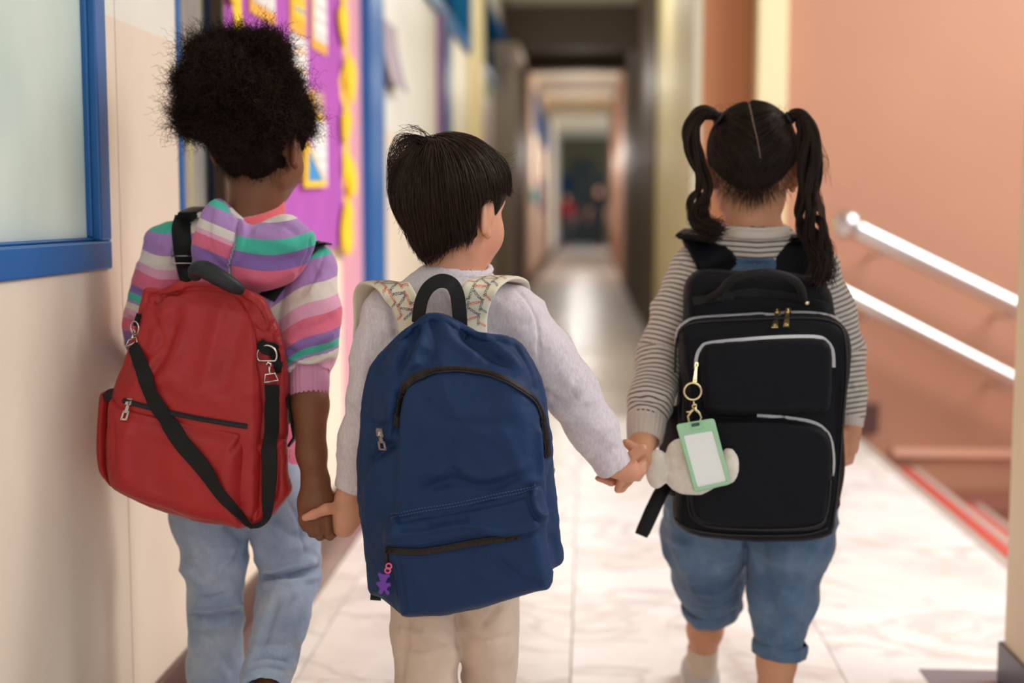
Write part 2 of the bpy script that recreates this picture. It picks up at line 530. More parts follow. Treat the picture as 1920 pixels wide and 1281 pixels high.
# floor: a grout bed carrying marble tiles; single tiles as far as they can be told apart, then one joined part
floor = struct('floor', [((XL - .1, YB, -.14), (XR, YE, -.006))], M_grout)
TX = [XL + .13, -.63, -.03, .57, XR - .035]
tile_mesh = {}
far_m = MB(); y = YB
rows = int((YE - YB) / .6)
for r_ in range(rows):
    y0 = YB + .6 * r_
    for c in range(4):
        x0, x1 = TX[c] + .0012, TX[c + 1] - .0012
        if y0 > 6.2 and x0 > XN: continue
        if y0 + .6 > 16.0:
            far_m.box((x0, y0 + .0012, -.02), (x1, y0 + .5988, 0)); continue
        if c not in tile_mesh:
            o = MB().box((0, 0, -.02), (x1 - x0, .5976, 0), .0012).build('tile', M_marble, floor, base=(0, 0, 0))
            tile_mesh[c] = o.data
        else:
            o = bpy.data.objects.new('tile', tile_mesh[c]); COL.objects.link(o); o.parent = floor
        o.location = (x0, y0 + .0012, R.uniform(-.0003, .0003))
o = far_m.build('distant_tiles', M_marble, floor, base=(0, 0, 0)); o['kind'] = 'stuff'
struct('border_with_reflection', [((XL, YB, -.02), (XL + .129, YE, 0.0))], M_taupe, floor)  # floor border, also painted as the baseboard's reflection
struct('edge_strip', [((XR - .034, YB, -.12), (XR, 6.2, .0015))], plain('edge_strip_shade_grey', srgb(176, 164, 154), .5), floor, .004)  # landing edge; the shade on its riser is put into the grey
struct('dark_floor_strip', [((.745, 2.62, -.019), (XR - .036, 2.94, .0012))], plain('dark_grey_floor', srgb(120, 118, 126), .25), floor, .001)  # dark grey strip on the floor by the pillar

# left wall, with the opening of the window; everything else is mounted on it
W1 = (yl(-560), onx(209, XL + .008), .918, 2.3)          # near window: from, to, sill, head
W2 = (yl(337), yl(418), .80, 2.3)
struct('wall_left', [((XL - .14, YB, 0), (XL, W1[0], ZC)), ((XL - .14, W1[0], 0), (XL, W1[1], W1[2])), ((XL - .14, W1[0], W1[3]), (XL, W1[1], ZC)),
                     ((XL - .14, W1[1], 0), (XL, yl(224), ZC)), ((XL - .14, yl(226), 0), (XL, W2[0], ZC)),
                     ((XL - .14, yl(224) - .01, 0), (XL - .004, yl(226) + .01, ZC)),
                     ((XL - .14, W2[0], 0), (XL, W2[1], W2[2])), ((XL - .14, W2[0], W2[3]), (XL, W2[1], ZC)),
                     ((XL - .14, W2[1], 0), (XL, 11.6, ZC)), ((XL - .14, 11.6, 0), (XL - .02, 13.4, ZC))], M_wall)
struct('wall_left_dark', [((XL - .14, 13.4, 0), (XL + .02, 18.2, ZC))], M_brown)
struct('wall_left_far', [((XL - .14, 18.2, 0), (XL, YE, ZC + .1))], plain('far_wall_paint', srgb(236, 222, 206), .9, spec=.1))
struct('baseboard_left', [((XL, YB, .0), (XL + .014, 13.4, .1))], M_maroon, bev=.004)
struct('baseboard_left_far', [((XL, 18.2, .0), (XL + .014, YE, .1))], M_maroon)

def frosted():
    t = NT('milky_glass')
    c = t.ramp(t.noise(2.2, 4, .6, t.mapped((1, 1, .45))), [(.3, srgb(206, 218, 210)), (.7, srgb(232, 236, 230))])
    t.set(Base_Color=c, Roughness=.22, Specular_IOR_Level=.5)
    tr = t.n('BsdfTranslucent'); t.l(c, tr.inputs['Color']); mx = t.n('MixShader'); mx.inputs[0].default_value = .5
    t.l(t.b.outputs[0], mx.inputs[1]); t.l(tr.outputs[0], mx.inputs[2]); t.l(mx.outputs[0], t.t.nodes['Material Output'].inputs[0])
    return t.m
M_frost = frosted()
def window(name, W, mat_glass, fw=.05, proud=.008, inset=.035):
    y0, y1, z0, z1 = W
    o = empty(name, (XL, y1, z0), None, None); o['kind'] = 'structure'
    x0, x1 = XL - .06, XL + proud
    fr = MB()
    for lo, hi in (((x0, y0, z0), (x1, y1, z0 + fw)), ((x0, y0, z1 - fw), (x1, y1, z1)), ((x0, y0, z0 + fw), (x1, y0 + fw, z1 - fw)), ((x0, y1 - fw, z0 + fw), (x1, y1, z1 - fw))):
        fr.box(lo, hi, .004)
    fr.build('window_frame', M_blue, o)
    fr = MB(); a = fw; b = fw + .006                      # inner glazing bead
    for lo, hi in (((XL - .05, y0 + a, z0 + a), (XL - .006, y1 - a, z0 + b)), ((XL - .05, y1 - b, z0 + b), (XL - .006, y1 - a, z1 - a)), ((XL - .05, y0 + a, z0 + b), (XL - .006, y0 + b, z1 - a))):
        fr.box(lo, hi, .003)
    fr.build('glazing_bead', M_blue, o)
    MB().box((XL - .021, y0 + fw, z0 + fw), (XL - .016, y1 - fw, z1 - fw)).build('pane', mat_glass, o)
    return o
window('window_1', W1, M_frost)
def greyglass():
    t = NT('grey_glass')
    c = t.ramp(t.noise(3, 4, .6, t.mapped((1, 6, .7))), [(.3, srgb(128, 122, 118)), (.55, srgb(160, 154, 146)), (.68, srgb(186, 176, 120)), (.8, srgb(150, 146, 140))])
    t.set(Base_Color=c, Roughness=.35, Specular_IOR_Level=.5); return t.m
window('window_2', W2, greyglass(), fw=.03, proud=.005)
struct('wall_behind_glass', [((XL - 2.3, YB, 0), (XL - 2.2, 3.6, ZC)), ((XL - 2.2, 3.5, 0), (XL - .14, 3.6, ZC)), ((XL - 2.2, YB, ZC - .02), (XL - .14, 3.5, ZC)), ((XL - 2.2, YB - .1, 0), (XL - .14, YB, ZC))], M_wall)

# pilasters, jambs and transoms on the left wall
ZT = 2.11
struct('trim_1', [((XL, yl(676), 0), (XL + .044, yl(676) + .34, ZC))], M_blue, bev=.004)
struct('trim_2', [((XL, yl(640), 0), (XL + .006, yl(676), ZC))], plain('pink_paint', srgb(226, 160, 176), .5, var=.03))
struct('trim_3', [((XL, yl(826), 0), (XL + .035, yl(838), ZT))], M_blue, bev=.004)
struct('trim_4', [((XL, yl(820), 0), (XL + .02, yl(826), ZT))], plain('purple_paint', srgb(150, 92, 160), .5))
struct('trim_5', [((XL, yl(880), 0), (XL + .085, yl(888), ZC))], M_cream)
def transom(name, ya, yb):
    o = empty(name, (XL, ya, ZT), None, None); o['kind'] = 'structure'
    m = MB()
    for lo, hi in (((XL - .01, ya, ZT), (XL + .03, yb, ZT + .07)), ((XL - .01, ya, 2.68), (XL + .03, yb, 2.74)), ((XL - .01, ya, ZT + .07), (XL + .03, ya + .07, 2.68)), ((XL - .01, yb - .07, ZT + .07), (XL + .03, yb, 2.68))):
        m.box(lo, hi)
    m.build('window_frame', M_blue, o)
    n = 3
    for i in range(n):
        a = ya + .07 + (yb - ya - .14) * i / n; b = ya + .07 + (yb - ya - .14) * (i + 1) / n
        MB().box((XL + .001, a + .015, ZT + .07), (XL + .012, b - .015, 2.68)).build('pane', M_blue_dark, o)
transom('window_3', 5.6, yl(878)); transom('window_4', yl(900), 13.2)

# right side: landing edge, stairs going down, rear wall of the stairwell, narrow stretch beyond
struct('wall_stairwell', [((XN + .36, 6.2, -2.2), (7.0, 6.4, 5.2))], M_terra)
struct('wall_recess', [((XN, 6.34, 0), (XN + .36, 6.5, 5.2))], M_terra_dark)
struct('trim_6', [((.765, 6.12, -.02), (.895, 6.3, 5.2))], M_cream)
struct('trim_7', [((XN - .03, 6.3, 0), (XN + .01, 6.46, ZC))], plain('pale_green_paint', srgb(206, 200, 176), .6))
struct('wall_right_near_portal', [((XN, 6.46, 0), (XN + .14, 10.2, ZC))], M_cream)
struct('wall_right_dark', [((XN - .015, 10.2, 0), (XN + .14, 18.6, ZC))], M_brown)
struct('wall_right_far', [((XN, 18.6, 0), (XN + .14, 31.5, ZC + .1))], M_terra)
struct('baseboard_right', [((XR - .05, 6.17, 0), (XR + .11, 6.2, .13))], M_maroon, bev=.003)
struct('trim_8', [((1.42, 6.165, -.11), (7.0, 6.2, -.075))], plain('pale_rail_paint', srgb(226, 176, 150), .5))
struct('trim_9', [((1.55, 6.16, -.36), (7.0, 6.2, -.27))], plain('brown_band_paint', srgb(150, 96, 78), .5))
struct('trim_10', [((1.8, 6.16, -.62), (7.0, 6.2, -.5))], plain('brown_band_dark', srgb(140, 92, 78), .5))
st = empty('staircase', (XR, 6.2, 0), 'flight of terracotta steps with red and grey nosings going down beside the landing', 'stairs')
M_step = plain('step_terrazzo', srgb(196, 152, 128), .4, var=.08, vs=20)
M_red = plain('red_nosing', srgb(206, 84, 72), .5); M_gn = plain('grey_nosing', srgb(186, 168, 158), .5)
for i in range(9):
    z = -.165 * (i + 1); x = XR + .002 + .29 * i
    sp = MB().box((x, 2.0, z - .165), (x + .29, 6.16, z), .006).build('step', M_step, st)
    MB().box((x + .2, 2.0, z + .0005), (x + .245, 6.155, z + .006)).build('red_strip', M_red, sp)
    MB().box((x + .252, 2.0, z + .0005), (x + .286, 6.155, z + .006)).build('grey_strip', M_gn, sp)
M_steel = plain('brushed_steel', srgb(205, 200, 196), .3, metal=1.0)
def rail(label, a, b, r, ball):
    o = empty('handrail', a, label, 'handrail')
    a = Vector(a); b = Vector(b)
    MB().tube([a, b], r, 20).build('rail', M_steel, o, smooth=True, auto=40)
    if ball: MB().sphere(a, r * 1.55, 24, 16).build('ball_end', M_steel, o, smooth=True)
    d = (b - a)
    for k in (.12, .55, .95):
        p = a + d * k
        MB().tube([p - Vector((0, 0, r)), p - Vector((0, 0, .06)), Vector((p.x, 6.2, p.z - .07))], .008, 8).build('wall_bracket', M_steel, o, smooth=True)
rail('upper steel handrail with a ball end on the terracotta stairwell wall', P(1588, 420, 5.95), P(2150, 693, 5.95), .042, True)
rail('lower steel handrail without a ball end on the terracotta stairwell wall', P(1560, 537, 5.95), P(2150, 838, 5.95), .034, False)
pil = struct('wall_pillar', [((.905, 2.35, 0), (1.26, 2.86, ZC))], plain('pillar_paint', srgb(236, 220, 186), .55, var=.05, vs=3, bump=.2, bs=70), bev=.006)
struct('baseboard_pillar', [((.897, 2.33, .002), (1.27, 2.875, .09))], plain('grey_skirting', srgb(92, 88, 96), .4), bev=.003)

# ceilings, lintels, far end
struct('ceiling', [((XL - .14, YB, ZC), (XR + .1, 18.6, ZC + .12))], M_ceil)
struct('ceiling_far', [((XL - .14, 18.6, ZC + .1), (XN + 2.5, YE, ZC + .2))], M_ceil)
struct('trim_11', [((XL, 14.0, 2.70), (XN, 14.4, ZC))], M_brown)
struct('trim_12', [((XL, 18.3, 2.9), (XN, 18.6, ZC + .1))], plain('brown_lintel', srgb(102, 84, 62), .6))
struct('trim_13', [((XL, 26.5, 3.0), (XN, 26.75, ZC + .1))], plain('beam_paint', srgb(196, 184, 150), .7))
struct('wall_end', [((XL - .2, YE - 1, 0), (XN + 3, YE - .8, ZC + .2))], plain('end_wall_paint', srgb(96, 92, 70), .6, var=.1, vs=1))
d = empty('door_1', P(1093, 445, YE - 1.0), None, None); d['kind'] = 'structure'
a, b = P(1070, 300, YE - 1.02), P(1114, 445, YE - 1.02)
MB().box((a.x, YE - 1.06, 0), (b.x, YE - 1.0, a.z)).build('door_leaf', plain('teal_door', srgb(18, 44, 52), .4), d)
MB().box((b.x - .12, YE - 1.1, 1.0), (b.x - .05, YE - 1.06, 1.16)).build('door_handle', M_steel, d)
for nm, x0, x1 in (('door_2', -.80, -.45), ('door_3', .35, .52)):
    q = empty(nm, (x0, YE - 1, 0), None, None); q['kind'] = 'structure'
    MB().box((x0, YE - 1.05, 0), (x1, YE - 1.0, 2.1)).build('door_leaf', M_blue_dark, q)
    MB().box((x1 - .05, YE - 1.08, 1.0), (x1 - .02, YE - 1.05, 1.12)).build('door_handle', M_steel, q)
# the building on the other side of the corridor mouth, so that the walls end in something
struct('wall_back', [((XL - .14, YB - .2, 0), (-.3, YB, ZC))], M_wall)

# ------------------------------------------------------------------ bulletin board and the things pinned on it
def flat(px0, py0, px1, py1, X):
    """corner points of an upright rectangle on the plane x = X"""
    a = PX(px0, py0, X); b = PX(px1, py1, X)
    return a.y, b.y, b.z, a.z
M_purple = plain('purple_felt', srgb(172, 80, 172), .9, var=.05, vs=6, bump=.2, bs=300)
M_yel = plain('yellow_card', srgb(250, 204, 40), .7, var=.05, vs=9)
XB = XL + .022
yb0, yb1 = onx(424, XB), onx(646, XB); zb0 = PX(640, 462, XB).z
bd = empty('bulletin_board', (XL, yb0, zb0), 'large purple bulletin board with a yellow scalloped paper border on the left wall', 'board')
MB().box((XL, yb0, zb0), (XB, yb1, 2.5), .002).build('felt_panel', M_purple, bd)
MB().box((XL, yb0 - .022, zb0 - .02), (XB + .006, yb0 - .001, 2.5), .002).build('edge_rail', plain('dark_board_edge', srgb(70, 52, 36), .5), bd)
def border(ya, za, yb, zb, n, name='border'):
    """wavy paper ribbon with rounded lobes"""
    m = MB(); A = np.array([ya, za]); B = np.array([yb, zb]); L = np.linalg.norm(B - A); t = (B - A) / L; q = np.array([-t[1], t[0]])
    N = n * 10; prev = None
    V = []; Fs = []
    for i in range(N + 1):
        s = i / N
        off = .025 * math.sin(s * n * 1.3 * math.pi) + .012 * math.sin(s * n * 3.1)
        wd = .035 + .012 * math.sin(s * n * 2.3 * math.pi)
        x = XB + .008 + .006 * math.sin(s * n * 2 * math.pi)
        c = A + t * L * s + q * off
        for sg in (-1, 1):
            p = c + q * sg * wd
            V.append((x + .004 * sg, p[0], p[1]))
        for sg in (1, -1):
            p = c + q * sg * wd * .97
            V.append((x - .003, p[0], p[1]))
    for i in range(N):
        for k in range(4):
            Fs.append((i * 4 + k, i * 4 + (k + 1) % 4, (i + 1) * 4 + (k + 1) % 4, (i + 1) * 4 + k))
    m.add(V, Fs).build(name, M_yel, bd, smooth=True, auto=50)
    for i in range(n):
        s = (i + .5) / n
        c = A + t * L * s + q * (.06 if i % 2 else -.05)
        m = MB(); K = 14; rr = .05 + .016 * ((i * 7) % 3)
        V = []
        for x in (XB + .012, XB + .018):
            for k in range(K):
                an = 2 * math.pi * k / K
                rad = rr * (1 + .12 * math.cos(3 * an + i))
                V.append((x, c[0] + rad * 1.25 * math.cos(an), c[1] + rad * math.sin(an)))
        Fs = [tuple(range(K))[::-1], tuple(range(K, 2 * K))] + [(k, (k + 1) % K, K + (k + 1) % K, K + k) for k in range(K)]
        m.add(V, Fs).build('scallop', M_yel, bd)
border(yb1 - .02, 2.4, yb1 + .02, zb0 - .03, 9)
border(yb0 + .10, 2.4, yb0 + .08, zb0, 8)
M_paper = plain('white_paper', srgb(236, 232, 226), .8)
M_orange = plain('orange_paper', srgb(232, 170, 70), .8)
M_skyblue = plain('blue_paper', srgb(60, 140, 200), .8)
def paper(px0, py0, px1, py1, label, mats, group='papers pinned on the purple board'):
    """a sheet with a coloured backing sheet and bands"""
    y0, y1, z0, z1 = flat(px0, py0, px1, py1, XB + .006)
    o = empty('pinned_paper', (XB + .006, y0, z0), label, 'paper', None)
    MB().box((XB + .002, y0 - .02, z0 - .03), (XB + .005, y1 + .02, z1)).build('backing', mats[0], o)
    MB().box((XB + .006, y0, z0), (XB + .009, y1, z1)).build('sheet', mats[1], o)
    n = 5
    for i in range(n):
        za = z0 + (z1 - z0) * (i + .3) / n
        MB().box((XB + .0095, y0 + .02, za), (XB + .0105, y1 - .02, za + (z1 - z0) / n * .35)).build('printed_band', mats[2 + i % (len(mats) - 2)], o)
    return o
M_palelil = plain('pale_lilac_print', srgb(214, 206, 222), .8); M_palegrey = plain('pale_grey_print', srgb(206, 200, 196), .8)
paper(472, -60, 514, 26, 'pale sheet on orange backing, nearest the left end of the purple board', [M_orange, M_paper, M_palegrey])
paper(547, 62, 575, 165, 'tall white sheet with orange top hanging in the middle of the purple board', [M_palelil, M_paper, M_palegrey, M_orange])
paper(547, -50, 572, 52, 'yellow and orange sheet with a blue strip above the tall white sheet', [M_orange, M_yel, M_orange, M_skyblue])
paper(586, -60, 612, 86, 'white sheet with orange lower edge beside the yellow border, high on the board', [M_orange, M_paper, M_palegrey])
paper(584, 168, 606, 218, 'small yellow and blue sheet beside the ear of the left child', [M_yel, M_orange, M_skyblue])
paper(588, 224, 612, 330, 'white sheet with pale lettering bands low on the board', [M_palelil, M_paper, M_palelil, M_palegrey])
def tri(name, pts, mat, parent, x0, x1):
    V = [(x0, p[0], p[1]) for p in pts] + [(x1, p[0], p[1]) for p in pts]
    MB().add(V, [(0, 1, 2), (5, 4, 3), (0, 1, 4, 3), (1, 2, 5, 4), (2, 0, 3, 5)]).build(name, mat, parent)
q = [PX(573, 352, XB + .02), PX(616, 350, XB + .02), PX(576, 256, XB + .02)]
tr = empty('paper_triangle', q[0], 'blue paper triangle with a yellow rim low on the purple board', 'paper')
pts = [(p.y, p.z) for p in q]; cen = np.mean(pts, 0)
tri('rim', pts, M_yel, tr, XB + .012, XB + .018)
tri('blue_field', [cen + (np.array(p) - cen) * .62 for p in pts], M_skyblue, tr, XB + .0185, XB + .021)
# calendar hanging on the cream wall beyond the blue jamb
y0, y1, z0, z1 = flat(718, 30, 745, 168, XL + .03)
ca = empty('wall_calendar', (XL, y0, z0), 'faded hanging picture with curled pages on the cream wall past the blue jamb', 'picture')
M_lav = plain('faded_picture', srgb(176, 160, 170), .7, var=.2, vs=9)
MB().box((XL + .002, y0, z0), (XL + .02, y1, z1)).build('backing_board', plain('grey_brown_board', srgb(128, 116, 100), .7), ca)
m = MB(); V = []; Fs = []
for i in range(9):
    s = i / 8; x = XL + .024 + .035 * s ** 2
    V += [(x, y0 + .01, z1 - (z1 - z0) * 1.02 * s), (x, y1 + .12 * s, z1 - (z1 - z0) * 1.04 * s), (x + .003, y1 + .12 * s, z1 - (z1 - z0) * 1.04 * s), (x + .003, y0 + .01, z1 - (z1 - z0) * 1.02 * s)]
for i in range(8):
    for k in range(4): Fs.append((i * 4 + k, i * 4 + (k + 1) % 4, (i + 1) * 4 + (k + 1) % 4, (i + 1) * 4 + k))
m.add(V, Fs).build('page', M_lav, ca)
# posters further down the corridor
def poster(px0, py0, px1, py1, col, label, name='poster', X=XL + .01):
    y0, y1, z0, z1 = flat(px0, py0, px1, py1, X)
    o = MB().box((XL + .002, y0, z0), (X + .006, y1, z1)).build(name, plain(name + '_print', col, .7, var=.12, vs=6), None, base=(XL, y0, z0))
    tag(o, label, 'poster')
poster(902, 190, 915, 290, srgb(222, 160, 210), 'tall pink poster on the left wall past the blue transoms')
poster(900, 138, 916, 186, srgb(128, 160, 80), 'green leafy paper cut-out above the tall pink poster')
poster(997, 352, 1008, 382, srgb(80, 176, 180), 'small teal notice on the bright left wall beyond the dark portal')
poster(1011, 330, 1020, 400, srgb(140, 120, 170), 'lilac notice right of the teal one beyond the dark portal')
o = MB().box((XL + .002, yl(1000), 2.25), (XL + .03, yl(1028), 2.9)).build('blue_signboard', M_blue, None, base=(XL, yl(1000), 2.25))
tag(o, 'blue board high on the bright left wall beyond the dark portal', 'board')
# folding metal gate pushed to the left wall before the dark portal
g = empty('folding_gate', (XL, 11.8, 0), 'grey folding metal gate pushed back against the left wall before the dark portal', 'gate')
M_gate = plain('gate_grey', srgb(150, 138, 124), .5)
for i in range(9):
    yy = 11.75 + i * .17; xx = XL + .01 + (.11 if i % 2 else .0)
    MB().box((xx, yy, .02), (xx + .035, yy + .035, 2.38)).build('bar', M_gate, g)
    if i: 
        for z in (.5, 1.3, 2.1):
            xp = XL + .01 + (.0 if i % 2 else .11)
            MB().tube([(xp + .017, yy - .15, z), (xx + .017, yy + .017, z + .14)], .008, 6).build('lattice_link', M_gate, g)
MB().box((XL + .002, 11.7, 2.4), (XL + .24, 13.4, 2.47)).build('top_track', plain('gate_track', srgb(178, 160, 146), .5), g)


poster_far = MB().box((XN - .03, 23.2, .62), (XN - .005, 25.6, 1.25)).build('notice_board', plain('pale_peach_print', srgb(236, 206, 186), .7), None, base=(XN, 23.2, .62))
tag(poster_far, 'pale peach notice board low on the far terracotta wall', 'board')
# ================================================================== the three children
def J(j):                                     # joint given as pixel column, pixel row, distance
    return np.array(P(*j))
def skin_mat(name, col, red):
    t = NT(name)
    c = t.ramp(t.noise(26, 4), [(.3, tuple(x * .9 for x in col[:3]) + (1,)), (.7, col)])
    c2 = t.ramp(t.noise(9, 2), [(.45, col), (.75, red)])
    t.set(Base_Color=t.mix(.35, c, c2), Roughness=.5, Specular_IOR_Level=.35, Subsurface_Weight=.12, Subsurface_Scale=.02)
    t.b.inputs['Subsurface Radius'].default_value = (1, .35, .2)
    t.set(Normal=t.bump(t.noise(420, 2), .08, .0006))
    return t.m
class Fig:
    """collects a body in one distance field; pixel radii are turned into metres at the joint's distance"""
    def __init__(s, lo, hi, h): s.f = Field(lo, hi, h)
    def c(s, a, b, ra, rb, k=.015, op='add', sq=(1, 1, 1)):
        s.f.cap(J(a), J(b), ra * a[2] / F, rb * b[2] / F, k, op, sq); return s
    def chain(s, pts, k=.012, op='add', sq=(1, 1, 1)):
        for a, b in zip(pts[:-1], pts[1:]): s.c(a[:3], b[:3], a[3], b[3], k, op, sq)
        return s
    def e(s, c, r, k=.02, op='add', rot=None):
        s.f.ell(J(c), np.array(r) * c[2] / F, k, op, rot); return s
    def end(s, p, q, along, rad):
        """cut the garment off at p (beyond p in direction p-q), only near p"""
        a = J(p); n_ = a - J(q)
        s.f.plane(a, n_, 'cut', a - rad + 0 * n_, a + rad); return s
def axes(yaw, pitch=0, roll=0):
    return np.array(Matrix.Rotation(-yaw, 3, 'Z') @ Matrix.Rotation(pitch, 3, 'X') @ Matrix.Rotation(roll, 3, 'Y'))
def head(fd, c, yaw, s, pitch=0, roll=0, ear=(1, 1)):
    A = axes(yaw, pitch, roll); c = np.array(c)
    L = lambda x, y, z: c + A @ (np.array((x, y, z)) * s)
    def E(p, r, k=.02, op='add', rot=None): fd.ell(L(*p), np.array(r) * s, k, op, A if rot is None else A @ rot)
    E((0, -.008, .022), (.071, .088, .079), 0)
    E((0, .028, -.032), (.058, .058, .07), .03)
    E((0, .050, -.086), (.030, .027, .024), .03)
    for q in (-1, 1):
        E((q * .034, .050, -.044), (.026, .026, .030), .02)
        E((q * .051, .010, -.058), (.010, .03, .028), .02)
    E((0, .072, .014), (.046, .018, .016), .02)
    for q in (-1, 1): E((q * .028, .094, -.008), (.016, .014, .011), .008, 'cut')
    fd.cap(L(0, .082, -.008), L(0, .098, -.034), .0065 * s, .010 * s, .008)
    for q in (-1, 1): E((q * .010, .088, -.037), (.008, .009, .007), .005)
    E((0, .080, -.058), (.020, .012, .005), .004); E((0, .079, -.067), (.016, .012, .0055), .004)
    for q, on_ in ((-1, ear[0]), (1, ear[1])):
        if not on_: continue
        T = np.array(Matrix.Rotation(q * math.radians(34), 3, 'Z') @ Matrix.Rotation(math.radians(-8), 3, 'X'))
        b = np.array((q * .076, -.010, -.016))
        E(tuple(b), (.0065, .019, .031), .006, 'add', T)
        E(tuple(b + np.array((q * .006, .008, .002))), (.006, .011, .02), .004, 'cut', T)
        E((q * .068, .004, -.016), (.012, .012, .022), .012)
        E((q * .074, .004, -.044), (.0065, .008, .010), .006)
    return L, A
def eyes(L, A, s, parent, iris):
    for q in (-1, 1):
        c = L(q * .028, .0685, -.009)
        e = MB().sphere(c, .0122 * s, 16, 12).build('eye', M_eye, parent, smooth=True)
        d = A @ np.array((0, 1, 0))
        m = MB(); p = c + d * .0086 * s
        m.sphere(p, (.0064 * s,) * 3, 12, 8).build('iris', iris, e, smooth=True)
M_eye = plain('eye_white', srgb(238, 234, 228), .2)
M_iris = plain('dark_iris', srgb(40, 24, 16), .15)

def wrinkle(V, Q, amp, sc, seed=0):
    N = normals(V, Q)
    return V + N * (amp * folds(V, sc, seed))[:, None]
def softn(V, Q, amp, scale, seed=0, oct=3):
    return V + normals(V, Q) * (amp * fbm(V, scale, oct, seed))[:, None]

def denim(name, base, pale, dark):
    t = NT(name)
    fade = t.ramp(t.noise(9, 5, .6), [(.28, dark), (.5, base), (.74, pale)])
    tw = t.noise(700, 2, .6, t.mapped((1, 1, .25)))
    c = t.mix(.35, fade, t.ramp(tw, [(.35, (.62, .66, .72, 1)), (.65, (1, 1, 1, 1))]), 'MULTIPLY')
    wv = t.n('TexWave'); wv.inputs['Scale'].default_value = 170; wv.bands_direction = 'DIAGONAL'; t.l(t.co(), wv.inputs['Vector'])
    nb = t.bump(wv.outputs['Fac'], .22, .0008)
    t.set(Base_Color=c, Roughness=.88, Specular_IOR_Level=.2, Sheen_Weight=.2, Normal=t.bump(t.noise(60, 4), .25, .003, nb))
    return t.m
def shoe(parent, heel, yaw, length, col, pitch=0.0):
    """a trainer: upper and sole; heel is the back of the foot on the ground"""
    A = np.array(Matrix.Rotation(-yaw, 3, 'Z') @ Matrix.Rotation(pitch, 3, 'X')); h = np.array(heel)
    L = lambda x, y, z: h + A @ np.array((x, y, z))
    lo = h - length * 1.3; hi = h + length * 1.3
    f = Field(lo, hi, .004)
    f.cap(L(0, .03, .04), L(0, .035, .058), .033, .034, .01)
    f.cap(L(0, .03, .035), L(0, length - .045, .026), .034, .036, .02)
    f.cap(L(0, .07, .05), L(0, length - .06, .03), .030, .028, .02)
    f.cap(L(0, .035, .10), L(0, .035, .05), .027, .024, .004, 'cut')
    f.plane(L(0, 0, .014), -A[:, 2])
    V, Q = f.mesh()
    up = np_mesh('shoe', V, Q, col, parent)
    f = Field(lo, hi, .004)
    f.cap(L(0, .032, .016), L(0, length - .045, .016), .037, .040, .01, sq=(1, 1, 1))
    f.plane(L(0, 0, .022), A[:, 2]); f.plane(L(0, 0, .001), -A[:, 2])
    V, Q = f.mesh()
    np_mesh('sole', V, Q, M_sole, up)
    m = MB()
    for k in range(4):
        y = .085 + .02 * k; z = .075 - .009 * k
        m = MB().tube([L(-.022, y, z - .006), L(0, y + .004, z + .004), L(.022, y, z - .006)], .003, 6)
        m.build('lace', M_sole, up, smooth=True)
    return up
M_sole = plain('white_rubber', srgb(232, 230, 226), .6)
M_shoe = plain('grey_canvas', srgb(196, 190, 186), .8, var=.06, vs=40, bump=.3, bs=400)

# ------------------------------------------------------------------ hands (pixel chains with distance)
def finger(fg, pts, r0, r1, k=.004):
    n = len(pts)
    rs = [r0 + (r1 - r0) * i / (n - 1) for i in range(n)]
    for i in range(n - 1): fg.c(pts[i], pts[i + 1], rs[i], rs[i + 1], k)

# ================================================================== boy in the middle
YBOY = 2.13
bb = P(850, 1560, YBOY); BOYB = Vector((bb.x, YBOY, 0))
fg = Fig((P(560, 700, 2.1).x, 1.96, 0), (P(1216, 700, 2.2).x, 2.36, 1.15), .0026)
Lb, Ab = head(fg.f, J((850, 387, 2.135)), math.radians(36), .97, pitch=math.radians(-4))
fg.chain([(857, 440, 2.135, 52), (853, 500, 2.13, 50), (850, 545, 2.13, 56)], .02)
fg.c((850, 540, 2.13), (770, 575, 2.13), 36, 32, .03).c((850, 540, 2.13), (930, 575, 2.13), 36, 32, .03)
fg.e((850, 700, 2.13), (108, 70, 175), .03).e((852, 960, 2.13), (104, 72, 150), .04)
fg.chain([(738, 590, 2.13, 40), (696, 752, 2.11, 30), (664, 905, 2.13, 25), (655, 930, 2.13, 25)])
fg.chain([(962, 590, 2.13, 40), (1066, 728, 2.15, 30), (1148, 866, 2.18, 24), (1160, 874, 2.19, 23)])
fg.chain([(800, 1060, 2.13, 54), (800, 1290, 2.12, 42), (802, 1400, 2.125, 41), (804, 1540, 2.14, 27)], .02)
fg.chain([(908, 1060, 2.13, 54), (915, 1290, 2.165, 34), (915, 1400, 2.19, 28), (912, 1525, 2.22, 27)], .02)
# left hand: held, thumb laid over the other child's fingers
fg.c((655, 930, 2.13), (648, 965, 2.125), 25, 27, .01).c((648, 955, 2.125), (640, 985, 2.125), 26, 20, .012)
fg.c((665, 960, 2.125), (648, 990, 2.125), 22, 17, .012)
finger(fg, [(636, 952, 2.112), (612, 955, 2.098), (588, 965, 2.09), (572, 971, 2.09)], 12.5, 7.5)
for i, (dy, dz) in enumerate(((0, 0), (9, .004), (18, .008), (26, .012))):
    finger(fg, [(634, 966 + dy * .8, 2.14 + dz), (608, 964 + dy, 2.165 + dz), (588, 966 + dy, 2.165 + dz), (576, 968 + dy, 2.145 + dz)], 8.5, 6.5)
